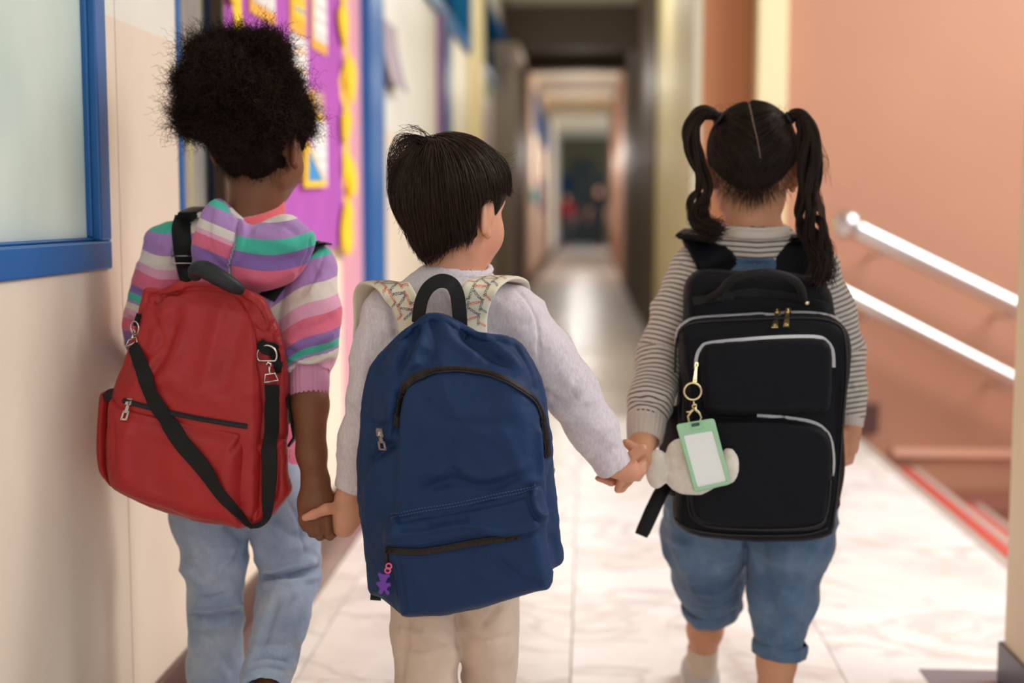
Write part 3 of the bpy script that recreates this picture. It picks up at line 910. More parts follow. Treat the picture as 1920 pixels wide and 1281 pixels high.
# right hand
fg.c((1160, 874, 2.19), (1178, 882, 2.195), 22, 21, .01).c((1172, 872, 2.195), (1186, 886, 2.20), 20, 16, .01)
finger(fg, [(1180, 862, 2.185), (1192, 850, 2.175), (1206, 840, 2.168)], 11, 8)
finger(fg, [(1176, 892, 2.20), (1164, 904, 2.20), (1157, 918, 2.205)], 9, 6.5)
finger(fg, [(1186, 890, 2.205), (1202, 884, 2.225), (1212, 868, 2.235)], 9, 7)
finger(fg, [(1190, 880, 2.21), (1206, 872, 2.23), (1214, 856, 2.235)], 9, 7)
finger(fg, [(1182, 894, 2.215), (1196, 896, 2.235), (1206, 886, 2.24)], 8, 6)
V, Q = fg.f.mesh(2)
BASE[0] = BOYB
M_skin_boy = skin_mat('light_skin', srgb(222, 162, 132), srgb(212, 124, 98))
boy = tag(np_mesh('person', V, Q, M_skin_boy), 'middle child with short straight dark hair, wearing the navy backpack', 'person')
eyes(Lb, Ab, .97, boy, M_iris)

def heather():
    t = NT('lilac_heather_jersey')
    n1 = t.noise(300, 4, .7, t.mapped((1, 1, .35)))
    c = t.ramp(n1, [(.3, srgb(206, 192, 200)), (.5, srgb(219, 207, 213)), (.7, srgb(229, 220, 225))])
    t.set(Base_Color=c, Roughness=.92, Specular_IOR_Level=.15, Sheen_Weight=.3)
    t.set(Normal=t.bump(t.noise(500, 2), .2, .0008, t.bump(t.noise(24, 3), .35, .006)))
    return t.m
fg = Fig((P(600, 700, 2.1).x, 1.98, .45), (P(1200, 700, 2.2).x, 2.32, .98), .003)
fg.c((850, 552, 2.13), (762, 580, 2.13), 60, 47, .02).c((850, 552, 2.13), (940, 580, 2.13), 60, 47, .02)
fg.e((850, 715, 2.13), (122, 82, 190), .03).e((852, 960, 2.13), (118, 86, 130), .04)
fg.chain([(732, 596, 2.13, 58), (712, 670, 2.12, 52), (699, 755, 2.11, 47), (680, 830, 2.12, 43), (664, 914, 2.13, 37)], .02)
fg.chain([(966, 592, 2.13, 57), (1016, 660, 2.14, 52), (1066, 728, 2.15, 49), (1110, 800, 2.165, 43), (1152, 872, 2.18, 37)], .02)
fg.e((850, 536, 2.13), (78, 66, 44), .03)
fg.chain([(857, 430, 2.135, 56), (855, 488, 2.13, 58), (862, 512, 2.13, 52)], 0, 'cut')
fg.c((655, 940, 2.13), (667, 898, 2.13), 30, 30, .003, 'cut').c((1164, 892, 2.185), (1142, 856, 2.178), 29, 28, .003, 'cut')
a, b = J((659, 917, 2.13)), J((680, 830, 2.12)); fg.f.plane(a, a - b, 'cut', a - .07, a + .07)
a, b = J((1150, 877, 2.18)), J((1110, 800, 2.165)); fg.f.plane(a, a - b, 'cut', a - .07, a + .07)
V, Q = fg.f.mesh(2)
V = wrinkle(V, Q, .0028, (16, 16, 20), 3); V = softn(V, Q, .0025, 30, 5)
V = strokes(V, Q, [([(965, 540), (992, 570), (1008, 610), (1010, 680)], 3, -.0022),
                   ([(1028, 745), (1052, 752), (1085, 740)], 9, -.004), ([(1024, 728), (1050, 730), (1078, 716)], 8, .003), ([(1100, 862), (1130, 850), (1165, 838)], 7, -.003), ([(1088, 835), (1120, 828), (1150, 808)], 7, -.0025),
                   ([(650, 760), (672, 790), (690, 800)], 9, -.003), ([(690, 600), (684, 680), (672, 760)], 12, .003), ([(745, 640), (732, 570), (718, 555)], 7, -.004), ([(826, 545), (842, 575), (850, 600)], 6, -.003), ([(860, 545), (845, 570)], 5, .003)])
tee = np_mesh('jersey_top', V, Q, heather(), boy)
def ringpts(c, rx, ry, n=40, tilt=0):
    c = Vector(c); return [c + Vector((rx * math.cos(a), ry * math.sin(a), tilt * math.sin(a))) for a in [2 * math.pi * i / n for i in range(n)]]
MB().tube(ringpts(P(857, 506, 2.13), .0535, .0515, 48, .010), .0055, 8, True).build('collar', heather(), tee, smooth=True)

def trousers(name, chains, hips, mat, parent, lo, hi, st, cuffs=True, h=.0034, wr=.003, seed=1, waist=None):
    g = Fig(lo, hi, h)
    for hp in hips: g.e(*hp)
    for ch in chains: g.chain(ch, .014)
    for ch in chains:
        e1, e0 = ch[-1], ch[-2]
        a, b = J(e1[:3]), J(e0[:3]); r = e1[3] * e1[2] / F
        n_ = (a - b) / np.linalg.norm(a - b)
        g.f.plane(a, n_, 'cut', a - r * 2.2, a + r * 2.2)
        g.f.cap(a + n_ * .02, a - n_ * .025, r - .006, r - .007, .002, 'cut')
    if waist is not None: g.f.plane((0, 0, waist), (0, 0, 1))
    V, Q = g.f.mesh(2)
    V = wrinkle(V, Q, wr, (14, 14, 22), seed); V = softn(V, Q, wr * .6, 26, seed + 3)
    V = strokes(V, Q, st)
    return np_mesh(name, V, Q, mat, parent)
trousers('trousers', [[(798, 1070, 2.13, 68), (798, 1200, 2.12, 65), (800, 1330, 2.115, 60), (802, 1520, 2.14, 52)], [(910, 1070, 2.13, 64), (917, 1200, 2.15, 55), (916, 1330, 2.18, 53), (914, 1500, 2.21, 50)]],
         [((852, 1040, 2.13), (112, 90, 90), .03)], cloth('beige_corduroy', srgb(214, 188, 168), .9, .08, 18, 1500, .3, .3), boy,
         (P(700, 1200, 2.1).x, 1.98, .05), (P(1010, 1200, 2.2).x, 2.34, .62),
         [([(740, 1205), (800, 1222), (850, 1210)], 8, -.004), ([(745, 1180), (800, 1190)], 7, .003), ([(868, 1185), (920, 1200), (965, 1190)], 7, -.003), ([(770, 1150), (760, 1200), (750, 1281)], 8, -.003), ([(940, 1140), (900, 1175)], 7, -.004), ([(858, 1150), (862, 1220)], 5, -.006)], seed=2)
hb = P(803, 1560, 2.10); shoe(boy, (hb.x, 2.09, 0), 0.05, .185, M_shoe)
hb = P(913, 1560, 2.18); shoe(boy, (hb.x, 2.18, 0), -0.05, .185, M_shoe)

# ================================================================== girl on the left
YG1 = 2.30
q = P(440, 1500, YG1); BASE[0] = Vector((q.x, YG1, 0))
fg = Fig((P(300, 700, 2.35).x - .06, 2.02, 0), (P(645, 700, 2.2).x + .01, 2.66, 1.30), .0027)
Lg, Ag = head(fg.f, J((486, 264, 2.30)), math.radians(17), .96, pitch=math.radians(-6))
fg.chain([(482, 318, 2.30, 49), (480, 370, 2.295, 46), (470, 430, 2.29, 52)], .02)
fg.c((470, 430, 2.29), (370, 465, 2.29), 34, 32, .03).c((470, 430, 2.29), (560, 480, 2.29), 34, 32, .03)
fg.e((452, 620, 2.30), (105, 66, 200), .03).e((450, 860, 2.30), (100, 70, 130), .04)
fg.chain([(330, 470, 2.30, 36), (280, 620, 2.30, 28), (296, 690, 2.42, 24), (318, 715, 2.50, 21)])
fg.chain([(318, 715, 2.50, 20), (328, 728, 2.54, 24), (332, 740, 2.56, 20)], .01)
for i in range(4): finger(fg, [(322 + 7 * i, 738, 2.56), (324 + 7 * i, 758, 2.575), (326 + 7 * i, 772, 2.56)], 7.5, 6)
finger(fg, [(344, 726, 2.54), (352, 742, 2.55), (352, 756, 2.56)], 8, 6.5)
fg.chain([(584, 508, 2.29, 29), (581, 690, 2.22, 35), (581, 760, 2.19, 34), (584, 850, 2.15, 27), (592, 905, 2.125, 25)], .015)
# right hand: back towards us, the four fingers folded round the other child's palm
fg.c((592, 905, 2.125), (590, 945, 2.12), 26, 30, .012).c((582, 940, 2.12), (578, 975, 2.12), 24, 18, .012).c((604, 940, 2.12), (602, 972, 2.12), 24, 20, .012)
for i, (x, y1, y2, r) in enumerate(((567, 974, 990, 8.5), (579, 977, 1001, 8.8), (594, 977, 1007, 9.5), (613, 974, 1006, 9.5))):
    finger(fg, [(x + 1, 958, 2.112), (x, y1, 2.104), (x + 2, y2 - 8, 2.105), (x + 6, y2, 2.118), (x + 16, y2 - 6, 2.128)], r, r * .78)
finger(fg, [(612, 922, 2.13), (626, 932, 2.145), (634, 946, 2.15)], 9, 7)
fg.chain([(390, 940, 2.30, 52), (402, 1150, 2.315, 31), (400, 1260, 2.31, 31), (398, 1390, 2.31, 25)], .02)
fg.chain([(520, 940, 2.30, 52), (543, 1085, 2.31, 31), (526, 1180, 2.22, 29), (494, 1312, 2.085, 24)], .02)
V, Q = fg.f.mesh(2)
M_skin_g1 = skin_mat('brown_skin', srgb(124, 78, 54), srgb(128, 66, 44))
girl = tag(np_mesh('person', V, Q, M_skin_g1), 'child with a curly hair puff and pastel striped hoodie, wearing the red backpack', 'person')
eyes(Lg, Ag, .96, girl, M_iris)
STR = dict(mint=srgb(78, 196, 172), lav=srgb(182, 140, 200), cream=srgb(232, 220, 212), lp=srgb(236, 172, 202), pink=srgb(232, 116, 146), vio=srgb(146, 112, 184))
SEQ = ['mint', 'lav', 'cream', 'lp', 'pink', 'vio', 'mint', 'lav', 'cream', 'lp', 'pink', 'vio',            # sleeves 0-11
       'cream', 'lav', 'mint', 'vio', 'pink', 'cream', 'lav', 'mint', 'vio', 'pink']                            # body and hood 12-21
def stripes():
    t = NT('pastel_striped_jersey')
    a = t.n('Attribute', attribute_name='band')
    f = t.math('DIVIDE', a.outputs['Fac'], float(len(SEQ)))
    c = t.ramp(f, [(i / len(SEQ), STR[k]) for i, k in enumerate(SEQ)], 'CONSTANT')
    c = t.mix(.12, c, t.ramp(t.noise(240, 3), [(.3, (.5, .5, .5, 1)), (.7, (1, 1, 1, 1))]), 'MULTIPLY')
    t.set(Base_Color=c, Roughness=.9, Specular_IOR_Level=.15, Sheen_Weight=.25)
    t.set(Normal=t.bump(t.noise(520, 2), .15, .0008, t.bump(t.noise(26, 3), .3, .006)))
    return t.m
M_stripes = stripes()
fg = Fig((P(232, 600, 2.3).x - .02, 2.02, .42), (P(650, 600, 2.25).x, 2.56, 1.05), .003)
fg.c((468, 440, 2.29), (345, 455, 2.29), 54, 44, .02).c((468, 440, 2.29), (575, 490, 2.29), 42, 42, .02)
fg.e((452, 640, 2.30), (125, 80, 220), .03).e((450, 860, 2.30), (118, 82, 110), .04)
fg.chain([(316, 462, 2.30, 48), (294, 540, 2.30, 45), (276, 610, 2.29, 42), (280, 645, 2.34, 40), (290, 680, 2.40, 36)], .02)
fg.chain([(588, 508, 2.29, 44), (586, 590, 2.26, 50), (580, 650, 2.23, 50), (580, 694, 2.215, 44)], .02)
fg.chain([(580, 640, 2.23, 52), (580, 660, 2.23, 53)], .006)
fg.chain([(484, 318, 2.30, 50), (478, 420, 2.29, 58)], .0, 'cut')
a, b = J((580, 700, 2.21)), J((582, 640, 2.235)); fg.f.plane(a, a - b, 'cut', a - .09, a + .09)
V, Q = fg.f.mesh(2)
V = wrinkle(V, Q, .003, (14, 14, 18), 11); V = softn(V, Q, .0025, 28, 12)
V = strokes(V, Q, [([(535, 655), (580, 668), (632, 650)], 6, -.006), ([(536, 640), (580, 646), (632, 625)], 7, .005), ([(538, 680), (580, 690), (625, 676)], 6, -.005), ([(538, 672), (580, 680), (626, 664)], 5, .004), ([(545, 610), (590, 612), (632, 590)], 9, -.004),
                   ([(556, 560), (575, 530), (600, 505)], 8, -.004), ([(612, 462), (604, 490), (590, 520), (566, 560)], 3, -.002),
                   ([(236, 600), (262, 612), (290, 606)], 7, -.005), ([(240, 585), (262, 592), (286, 588)], 6, .004), ([(250, 545), (275, 558), (300, 552)], 8, -.004), ([(330, 410), (308, 440), (300, 480)], 3, -.002)])
px, py = proj(V)
def segd(p, pts):
    b = np.full(len(p), 9.0)
    for a, c in zip(pts[:-1], pts[1:]):
        a, c = J(a), J(c); e = c - a; t = np.clip(((p - a) @ e) / (e @ e), 0, 1); b = np.minimum(b, np.linalg.norm(p - a - t[:, None] * e, axis=1))
    return b
dl = segd(V, [(300, 470, 2.30), (276, 610, 2.29), (290, 680, 2.40)]); dr = segd(V, [(600, 500, 2.29), (586, 590, 2.26), (580, 690, 2.215)])
qr = py + .5 * (px - 590) + 6 * np.sin(px / 21)
sr = np.interp(qr, [440, 462, 484, 530, 566, 592, 628, 650, 662, 664, 683, 700, 715], [5.0, 6, 1 + 6, 8, 9, 10, 11, 11.999, 12, 12, 12, 12, 12])
sr = np.interp(qr, [430, 484, 530, 566, 592, 628, 650, 664, 667, 684, 704], [0, 1, 2, 3, 4, 5, 6, 7, 8, 9, 9.99])
ql = py - .25 * (px - 285) + 5 * np.sin(px / 17)
sl = np.interp(ql, [390, 428, 470, 498, 514, 546, 562, 578, 581, 594, 612, 660], [0, 1, 2, 3, 4, 5, 6, 7, 8, 9, 10, 11.9])
st_ = np.interp(py + .12 * (px - 450), [400, 425, 450, 485, 520, 552, 592, 630, 665, 700, 735, 770, 1000], [12, 13, 14, 15, 16.99, 18, 19.2, 20.1, 21, 21.5, 21.7, 21.8, 21.9])
st_ = np.where(px < 350, sl, st_)
s_ = np.where((dl < dr) & (dl < .075), sl, np.where((dr < .072), sr, st_))
hoodie = np_mesh('hoodie', V, Q, M_stripes, girl, {'band': s_})
# ribbed cuff
def cuff(name, a, b, ra, rb, mat, parent, n=72, ribs=24, dep=.0012, inner=.004):
    a, b = Vector(J(a)), Vector(J(b)); ax = (b - a).normalized(); u = ax.orthogonal().normalized(); w_ = ax.cross(u)
    V = []; prof = [(0, .93), (.06, 1.0), (.5, 1.02), (.94, 1.0), (1.0, .93), (1.0, .84), (.6, .82)]
    for t, f in prof:
        for k in range(n):
            an = 2 * math.pi * k / n
            r = (ra + (rb - ra) * t) * f + (dep * math.cos(an * ribs) if f > .9 else 0)
            V.append(a + (b - a) * t + (u * math.cos(an) + w_ * math.sin(an)) * r)
    Fs = [(i * n + k, i * n + (k + 1) % n, (i + 1) * n + (k + 1) % n, (i + 1) * n + k) for i in range(len(prof) - 1) for k in range(n)]
    return MB().add(V, Fs).build(name, mat, parent, smooth=True)
M_cuff = cloth('mauve_rib', srgb(214, 150, 186), .9, .06, 30, 1200, .2)
cuff('cuff', (580, 690, 2.215), (580, 746, 2.195), .0335, .0315, M_cuff, hoodie)
cuff('cuff', (286, 672, 2.385), (296, 690, 2.43), .035, .032, M_cuff, hoodie)
# tee collar
M_coral = cloth('coral_jersey', srgb(232, 104, 112), .85, .05)
fg = Fig((P(390, 400, 2.3).x, 2.2, .98), (P(570, 400, 2.3).x, 2.40, 1.08), .0025)
fg.chain([(478, 388, 2.296, 57), (470, 440, 2.29, 75)], .01).chain([(482, 330, 2.30, 46), (478, 430, 2.29, 51)], 0, 'cut')
fg.f.plane(J((478, 386, 2.296)), (-.14, -.35, 1))
V, Q = fg.f.mesh(2)
np_mesh('tee_collar', V, Q, M_coral, girl)
# hood lying on the back
def inflate(name, outline_px, Y0, half, R_, h, mat, parent, y_off=0.0, st=(), wr=.0, seed=0, attr=None, extra=None, back=None, n=8, bump_fn=None, smooth=2):
    """a soft body with the given silhouette standing on the plane y = Y0; half depth grows away from the rim"""
    pts = spline(outline_px, n, True)
    W_ = np.array([P(p[0], p[1], Y0) for p in pts]); poly = W_[:, [0, 2]]
    lo = (poly[:, 0].min() - .01, Y0 - half * 1.6 - .02, poly[:, 1].min() - .01); hi = (poly[:, 0].max() + .01, Y0 + (back or half) * 1.3 + .02, poly[:, 1].max() + .01)
    f = Field(lo, hi, h)
    X, Z = np.meshgrid(f.ax[0], f.ax[2], indexing='ij')
    d2 = polysdf(X.ravel(), Z.ravel(), poly)
    u = np.clip(1 + d2 / R_, 0, 1)
    prof = np.sqrt(np.clip(1 - u * u, 0, 1))
    fr = prof * half
    if bump_fn is not None:
        qx, qy = proj(np.stack([X.ravel(), np.full(X.size, Y0 - half), Z.ravel()], 1))
        fr = fr + bump_fn(qx, qy, d2) * np.clip(-d2 / .012, 0, 1)
    bk = prof * (back or half)
    sh = X.shape
    d2, fr, bk = d2.reshape(sh), fr.reshape(sh), bk.reshape(sh)
    w_ = f.ax[1][None, :, None] - Y0
    D = np.maximum(d2[:, None, :], np.maximum(-w_ - fr[:, None, :], w_ - bk[:, None, :]))
    f.d = D.astype(np.float32)
    if extra: extra(f)
    V, Q = f.mesh(smooth)
    if wr: V = wrinkle(V, Q, wr, (13, 13, 13), seed)
    if st: V = strokes(V, Q, st)
    return V, Q
hood_px = [(408, 372), (384, 392), (367, 430), (360, 470), (376, 505), (404, 526), (440, 541), (488, 549), (528, 540), (556, 524), (578, 496), (592, 462), (590, 436), (566, 416), (544, 403), (516, 406), (476, 421), (450, 406), (428, 384)]
hood_st = [([(425, 384), (446, 412), (440, 460), (430, 495), (432, 535)], 3.5, -.007), ([(436, 400), (456, 430), (452, 470), (442, 500)], 7, .004), ([(400, 385), (388, 430), (398, 480)], 8, -.004),
           ([(380, 470), (410, 500), (430, 510)], 8, -.005), ([(470, 440), (520, 452), (560, 470)], 14, .006), ([(460, 480), (510, 492), (560, 480)], 10, -.004), ([(462, 520), (510, 524), (556, 500)], 12, .005), ([(585, 440), (578, 480), (556, 520)], 3.5, -.004), ([(500, 415), (530, 420), (560, 440)], 7, -.004)]
V, Q = inflate('hood', hood_px, 2.235, .042, .05, .0028, None, girl, st=hood_st, wr=.002, seed=21, back=.05)
px, py = proj(V)
left = px < np.interp(py, [380, 412, 460, 495, 540], [422, 444, 440, 430, 432])
qh = py + .06 * (px - 500) - 14 * np.sin(np.clip((px - 440) / 150, 0, 1) * math.pi)
sR = np.interp(qh, [385, 402, 437, 464, 492, 538, 552], [12, 13, 14, 15, 16, 17, 17.9])
qL = py - .42 * (px - 400)
sL = np.interp(qL, [372, 386, 418, 438, 446, 474, 490, 508, 530], [6, 7, 8, 9, 10, 10.99, 11.5, 11.99, 12.5])
np_mesh('hood', V, Q, M_stripes, hoodie, {'band': np.where(left, sL, sR)})

M_jeans = denim('light_blue_denim', srgb(164, 180, 204), srgb(200, 210, 222), srgb(128, 148, 178))
trousers('jeans', [[(390, 960, 2.30, 80), (402, 1050, 2.30, 62), (404, 1150, 2.31, 53), (402, 1260, 2.31, 51), (398, 1380, 2.31, 44)], [(522, 940, 2.30, 72), (538, 1030, 2.31, 60), (543, 1085, 2.31, 58), (526, 1170, 2.22, 51), (502, 1262, 2.13, 49), (494, 1300, 2.095, 48)]],
         [((455, 900, 2.30), (120, 92, 100), .03)], M_jeans, girl, (P(290, 1000, 2.3).x - .03, 2.0, .05), (P(620, 1000, 2.3).x + .02, 2.46, .62),
         [([(380, 1190), (420, 1230), (440, 1270)], 8, -.004), ([(370, 1000), (400, 1040), (440, 1050)], 9, .004), ([(330, 990), (350, 1050), (380, 1090)], 8, -.004), ([(500, 960), (540, 1000), (580, 1010)], 9, -.004), ([(520, 1120), (505, 1170), (490, 1220)], 9, -.005), ([(560, 1110), (545, 1170), (530, 1230)], 10, .005), ([(352, 1156), (400, 1160), (450, 1150), (468, 1140)], 4, -.009), ([(352, 1142), (400, 1144), (468, 1126)], 7, .008), ([(352, 1122), (400, 1122), (440, 1105)], 6, -.004), ([(350, 1180), (400, 1178), (446, 1172)], 6, .003), ([(372, 1120), (420, 1060), (445, 1020)], 5, .003),
          ([(485, 1078), (510, 1084), (560, 1076), (598, 1064)], 5, -.012), ([(486, 1064), (520, 1070), (594, 1050)], 8, .009), ([(490, 1095), (540, 1094), (598, 1080)], 7, .006), ([(590, 1030), (600, 1050), (596, 1095)], 6, .004),
          ([(470, 1236), (500, 1228), (555, 1240)], 5, -.006), ([(468, 1224), (500, 1214), (556, 1224)], 6, .005), ([(462, 1256), (500, 1246), (550, 1258)], 5, -.005), ([(470, 1262), (500, 1256), (545, 1268)], 4, .004),
          ([(455, 1010), (440, 1000), (420, 985)], 6, -.005), ([(540, 940), (560, 980), (572, 1040)], 3, -.002)], seed=31, wr=.0035)
hb = P(398, 1430, 2.28); shoe(girl, (hb.x, 2.25, 0), 0.0, .20, M_shoe)
hb = P(492, 1322, 2.07); shoe(girl, (hb.x, 2.035, hb.z - .075), 0.1, .20, M_shoe, pitch=math.radians(-40))

# ================================================================== girl on the right
YG2 = 2.50
q = P(1415, 1400, YG2); BASE[0] = Vector((q.x, YG2, 0))
fg = Fig((P(1110, 700, 2.3).x, 2.16, 0), (P(1635, 700, 2.5).x, 2.96, 1.24), .003)
Lh, Ah = head(fg.f, J((1409, 306, 2.50)), math.radians(4), 1.02, pitch=math.radians(-6))
fg.chain([(1410, 365, 2.495, 47), (1411, 405, 2.49, 44), (1412, 445, 2.49, 52)], .02)
fg.c((1412, 445, 2.49), (1320, 490, 2.49), 34, 32, .03).c((1412, 445, 2.49), (1508, 490, 2.49), 34, 32, .03)
fg.e((1414, 620, 2.50), (104, 66, 170), .03).e((1414, 860, 2.50), (100, 70, 130), .04)
fg.chain([(1305, 505, 2.49, 34), (1244, 660, 2.44, 27), (1213, 800, 2.33, 24), (1206, 832, 2.30, 23)])
fg.c((1206, 832, 2.30), (1200, 862, 2.275), 23, 24, .01).c((1200, 858, 2.275), (1190, 884, 2.255), 22, 17, .01)
finger(fg, [(1196, 842, 2.27), (1182, 836, 2.262), (1174, 830, 2.262)], 10, 8)
finger(fg, [(1192, 884, 2.25), (1178, 902, 2.235), (1166, 916, 2.228), (1158, 919, 2.222)], 9.5, 7)
finger(fg, [(1186, 882, 2.245), (1168, 898, 2.225), (1146, 906, 2.21), (1120, 897, 2.20)], 8.5, 5.5)
finger(fg, [(1186, 876, 2.25), (1166, 886, 2.23), (1146, 892, 2.22), (1126, 884, 2.21)], 8.5, 6)
finger(fg, [(1188, 868, 2.255), (1168, 876, 2.238), (1150, 880, 2.225), (1134, 872, 2.215)], 8.5, 6)
fg.chain([(1522, 505, 2.49, 34), (1568, 640, 2.50, 27), (1594, 770, 2.48, 22), (1594, 806, 2.47, 19)])
fg.c((1593, 806, 2.47), (1590, 838, 2.46), 20, 20, .01)
for i in range(4): finger(fg, [(1580 + 5 * i, 836, 2.44 + .012 * i), (1578 + 6 * i, 856, 2.44 + .014 * i), (1580 + 5 * i, 872 - 2 * i, 2.455 + .014 * i)], 7.5, 6)
finger(fg, [(1580, 812, 2.45), (1574, 832, 2.44), (1577, 846, 2.44)], 8, 6.5)
fg.chain([(1350, 960, 2.50, 52), (1332, 1110, 2.615, 30), (1322, 1180, 2.68, 32), (1317, 1230, 2.72, 25), (1316, 1290, 2.75, 22)], .02)
fg.chain([(1472, 960, 2.50, 52), (1464, 1130, 2.515, 34), (1456, 1240, 2.50, 35), (1452, 1300, 2.49, 30), (1450, 1365, 2.49, 23)], .02)
V, Q = fg.f.mesh(2)
M_skin_g2 = skin_mat('tan_skin', srgb(214, 156, 120), srgb(206, 130, 98))
girl2 = tag(np_mesh('person', V, Q, M_skin_g2), 'child with dark pigtails, thin striped top and denim culottes, wearing the black backpack', 'person')
eyes(Lh, Ah, 1.02, girl2, M_iris)
def thin_stripes():
    t = NT('thin_striped_jersey')
    a = t.n('Attribute', attribute_name='line')
    f = t.math('FRACT', a.outputs['Fac'])
    d = t.math('ABSOLUTE', t.math('SUBTRACT', f, .5))
    c = t.ramp(d, [(.0, srgb(70, 64, 66)), (.12, srgb(78, 72, 74)), (.18, srgb(214, 204, 194)), (1, srgb(218, 208, 198))])
    t.set(Base_Color=c, Roughness=.9, Specular_IOR_Level=.15, Sheen_Weight=.25, Normal=t.bump(t.noise(26, 3), .35, .006))
    return t.m
M_thin = thin_stripes()
def shirt_field():
    fg = Fig((P(1170, 600, 2.4).x - .02, 2.28, .42), (P(1640, 600, 2.5).x, 2.72, .99), .003)
    fg.c((1412, 452, 2.49), (1335, 486, 2.49), 58, 43, .02).c((1412, 452, 2.49), (1492, 486, 2.49), 58, 43, .02)
    fg.e((1414, 640, 2.50), (122, 82, 190), .03).e((1414, 850, 2.50), (112, 82, 110), .04)
    fg.e((1413, 430, 2.49), (62, 56, 26), .02)
    return fg
fg = shirt_field()
fg.chain([(1302, 508, 2.49, 47), (1268, 590, 2.475, 46), (1240, 668, 2.44, 44), (1222, 750, 2.37, 40), (1213, 788, 2.34, 37)], .02)
fg.chain([(1526, 508, 2.49, 47), (1556, 590, 2.50, 46), (1574, 660, 2.50, 42), (1590, 740, 2.485, 34), (1594, 774, 2.48, 27)], .02)
fg.chain([(1410, 365, 2.495, 50), (1412, 426, 2.49, 52)], 0, 'cut')
V, Q = fg.f.mesh(2)
V = wrinkle(V, Q, .0028, (15, 15, 18), 41); V = softn(V, Q, .0022, 28, 42)
V = strokes(V, Q, [([(1190, 740), (1220, 752), (1250, 745)], 8, -.004), ([(1586, 670), (1600, 690), (1615, 685)], 8, -.004), ([(1586, 720), (1604, 735), (1618, 730)], 7, -.004), ([(1320, 520), (1290, 500), (1270, 480)], 4, -.002)])
px, py = proj(V)
La = [(1302, 500, 2.49), (1240, 668, 2.44), (1213, 790, 2.34)]; Ra = [(1526, 500, 2.49), (1574, 660, 2.50), (1594, 775, 2.48)]
dl, dr = segd(V, La), segd(V, Ra)
def along(p, pts):
    b = np.full(len(p), 9.0); out = np.zeros(len(p)); tot = 0
    for i, (a, c) in enumerate(zip(pts[:-1], pts[1:])):
        a, c = J(a), J(c); e = c - a; L_ = np.linalg.norm(e); t = ((p - a) @ e) / (e @ e)
        tc = np.clip(t, -9 if i == 0 else 0, 9 if i == len(pts) - 2 else 1); d = np.linalg.norm(p - a - tc[:, None] * e, axis=1)
        m = d < b; b[m] = d[m]; out[m] = tot + tc[m] * L_; tot += L_
    return out
per = .0093
line = np.where((dl < dr) & (dl < .062) & (px < 1325), along(V, La) / per, np.where((dr < .062) & (px > 1500), along(V, Ra) / per, (-V[:, 2] + .06 * np.abs(V[:, 0] - J((1413, 430, 2.5))[0])) / per))
top2 = np_mesh('striped_top', V, Q, M_thin, girl2, {'line': line})
M_rib = cloth('oatmeal_rib', srgb(212, 200, 188), .9, .05, 30, 1300, .25)
cuff('cuff', (1213, 784, 2.342), (1209, 828, 2.31), .035, .030, M_rib, top2)
cuff('cuff', (1594, 766, 2.482), (1594, 802, 2.472), .0265, .0225, M_rib, top2)
fg = Fig((P(1340, 430, 2.5).x, 2.41, .93), (P(1490, 430, 2.5).x, 2.58, 1.01), .0022)
fg.chain([(1411, 422, 2.492, 61), (1412, 442, 2.49, 73)], .006).chain([(1410, 390, 2.494, 46), (1412, 450, 2.49, 54)], 0, 'cut')
fg.f.plane(J((1411, 422, 2.49)), (0, -.15, 1)); fg.f.plane(J((1412, 440, 2.49)), (0, .1, -1))
V, Q = fg.f.mesh(2)
np_mesh('collar', V, Q, M_rib, top2)
M_denim2 = denim('mid_blue_denim', srgb(88, 114, 144), srgb(120, 144, 170), srgb(62, 88, 118))
cul = trousers('culottes', [[(1338, 940, 2.50, 92), (1320, 1010, 2.54, 80), (1330, 1080, 2.60, 68), (1338, 1140, 2.63, 54)], [(1484, 940, 2.50, 92), (1480, 1010, 2.50, 84), (1468, 1110, 2.51, 65), (1460, 1226, 2.51, 46)]],
         [((1410, 880, 2.50), (132, 98, 130), .03)], M_denim2, girl2, (P(1215, 1000, 2.5).x, 2.34, .1), (P(1600, 1000, 2.5).x + .02, 2.76, .66),
         [([(1397, 1010), (1398, 1060), (1392, 1110)], 4, -.010), ([(1300, 960), (1320, 1040), (1340, 1110)], 14, -.005), ([(1260, 1000), (1280, 1060), (1310, 1120)], 10, .005), ([(1350, 1000), (1370, 1060)], 12, .004),
          ([(1290, 1133), (1340, 1140), (1388, 1112)], 2.5, -.003), ([(1416, 1208), (1460, 1213), (1504, 1196)], 2.5, -.003), ([(1420, 1020), (1440, 1110), (1450, 1190)], 12, -.004), ([(1540, 990), (1510, 1080), (1490, 1160)], 12, .004), ([(1470, 1020), (1480, 1100)], 12, .003)], seed=51, wr=.0035)
fg = shirt_field()
fg.f.h = .003
fg.e((1414, 640, 2.50), (126, 87, 194), .01)
fg.f.plane(J((1414, 489, 2.42)), (0, 0, 1)); fg.f.plane(J((1375, 500, 2.42)), (-1, 0, .25)); fg.f.plane(J((1455, 500, 2.42)), (1, 0, .25)); fg.f.plane((0, 2.47, 0), (0, 1, 0)); fg.f.plane((0, 0, .58), (0, 0, -1))
V, Q = fg.f.mesh(2)
V = V + normals(V, Q) * .006; V = strokes(V, Q, [([(1384, 494), (1446, 494)], 2, -.002)] + [([(1392 + 8 * i, 492), (1392 + 8 * i, 515)], 2.5, -.002) for i in range(7)])
np_mesh('denim_bib', V, Q, M_denim2, cul)
cuff('hem', (1331, 1122, 2.618), (1338, 1143, 2.633), .0605, .0595, M_denim2, cul, 72, 9, .0012)
cuff('hem', (1463, 1202, 2.51), (1460, 1228, 2.51), .0530, .0510, M_denim2, cul, 72, 9, .0012)
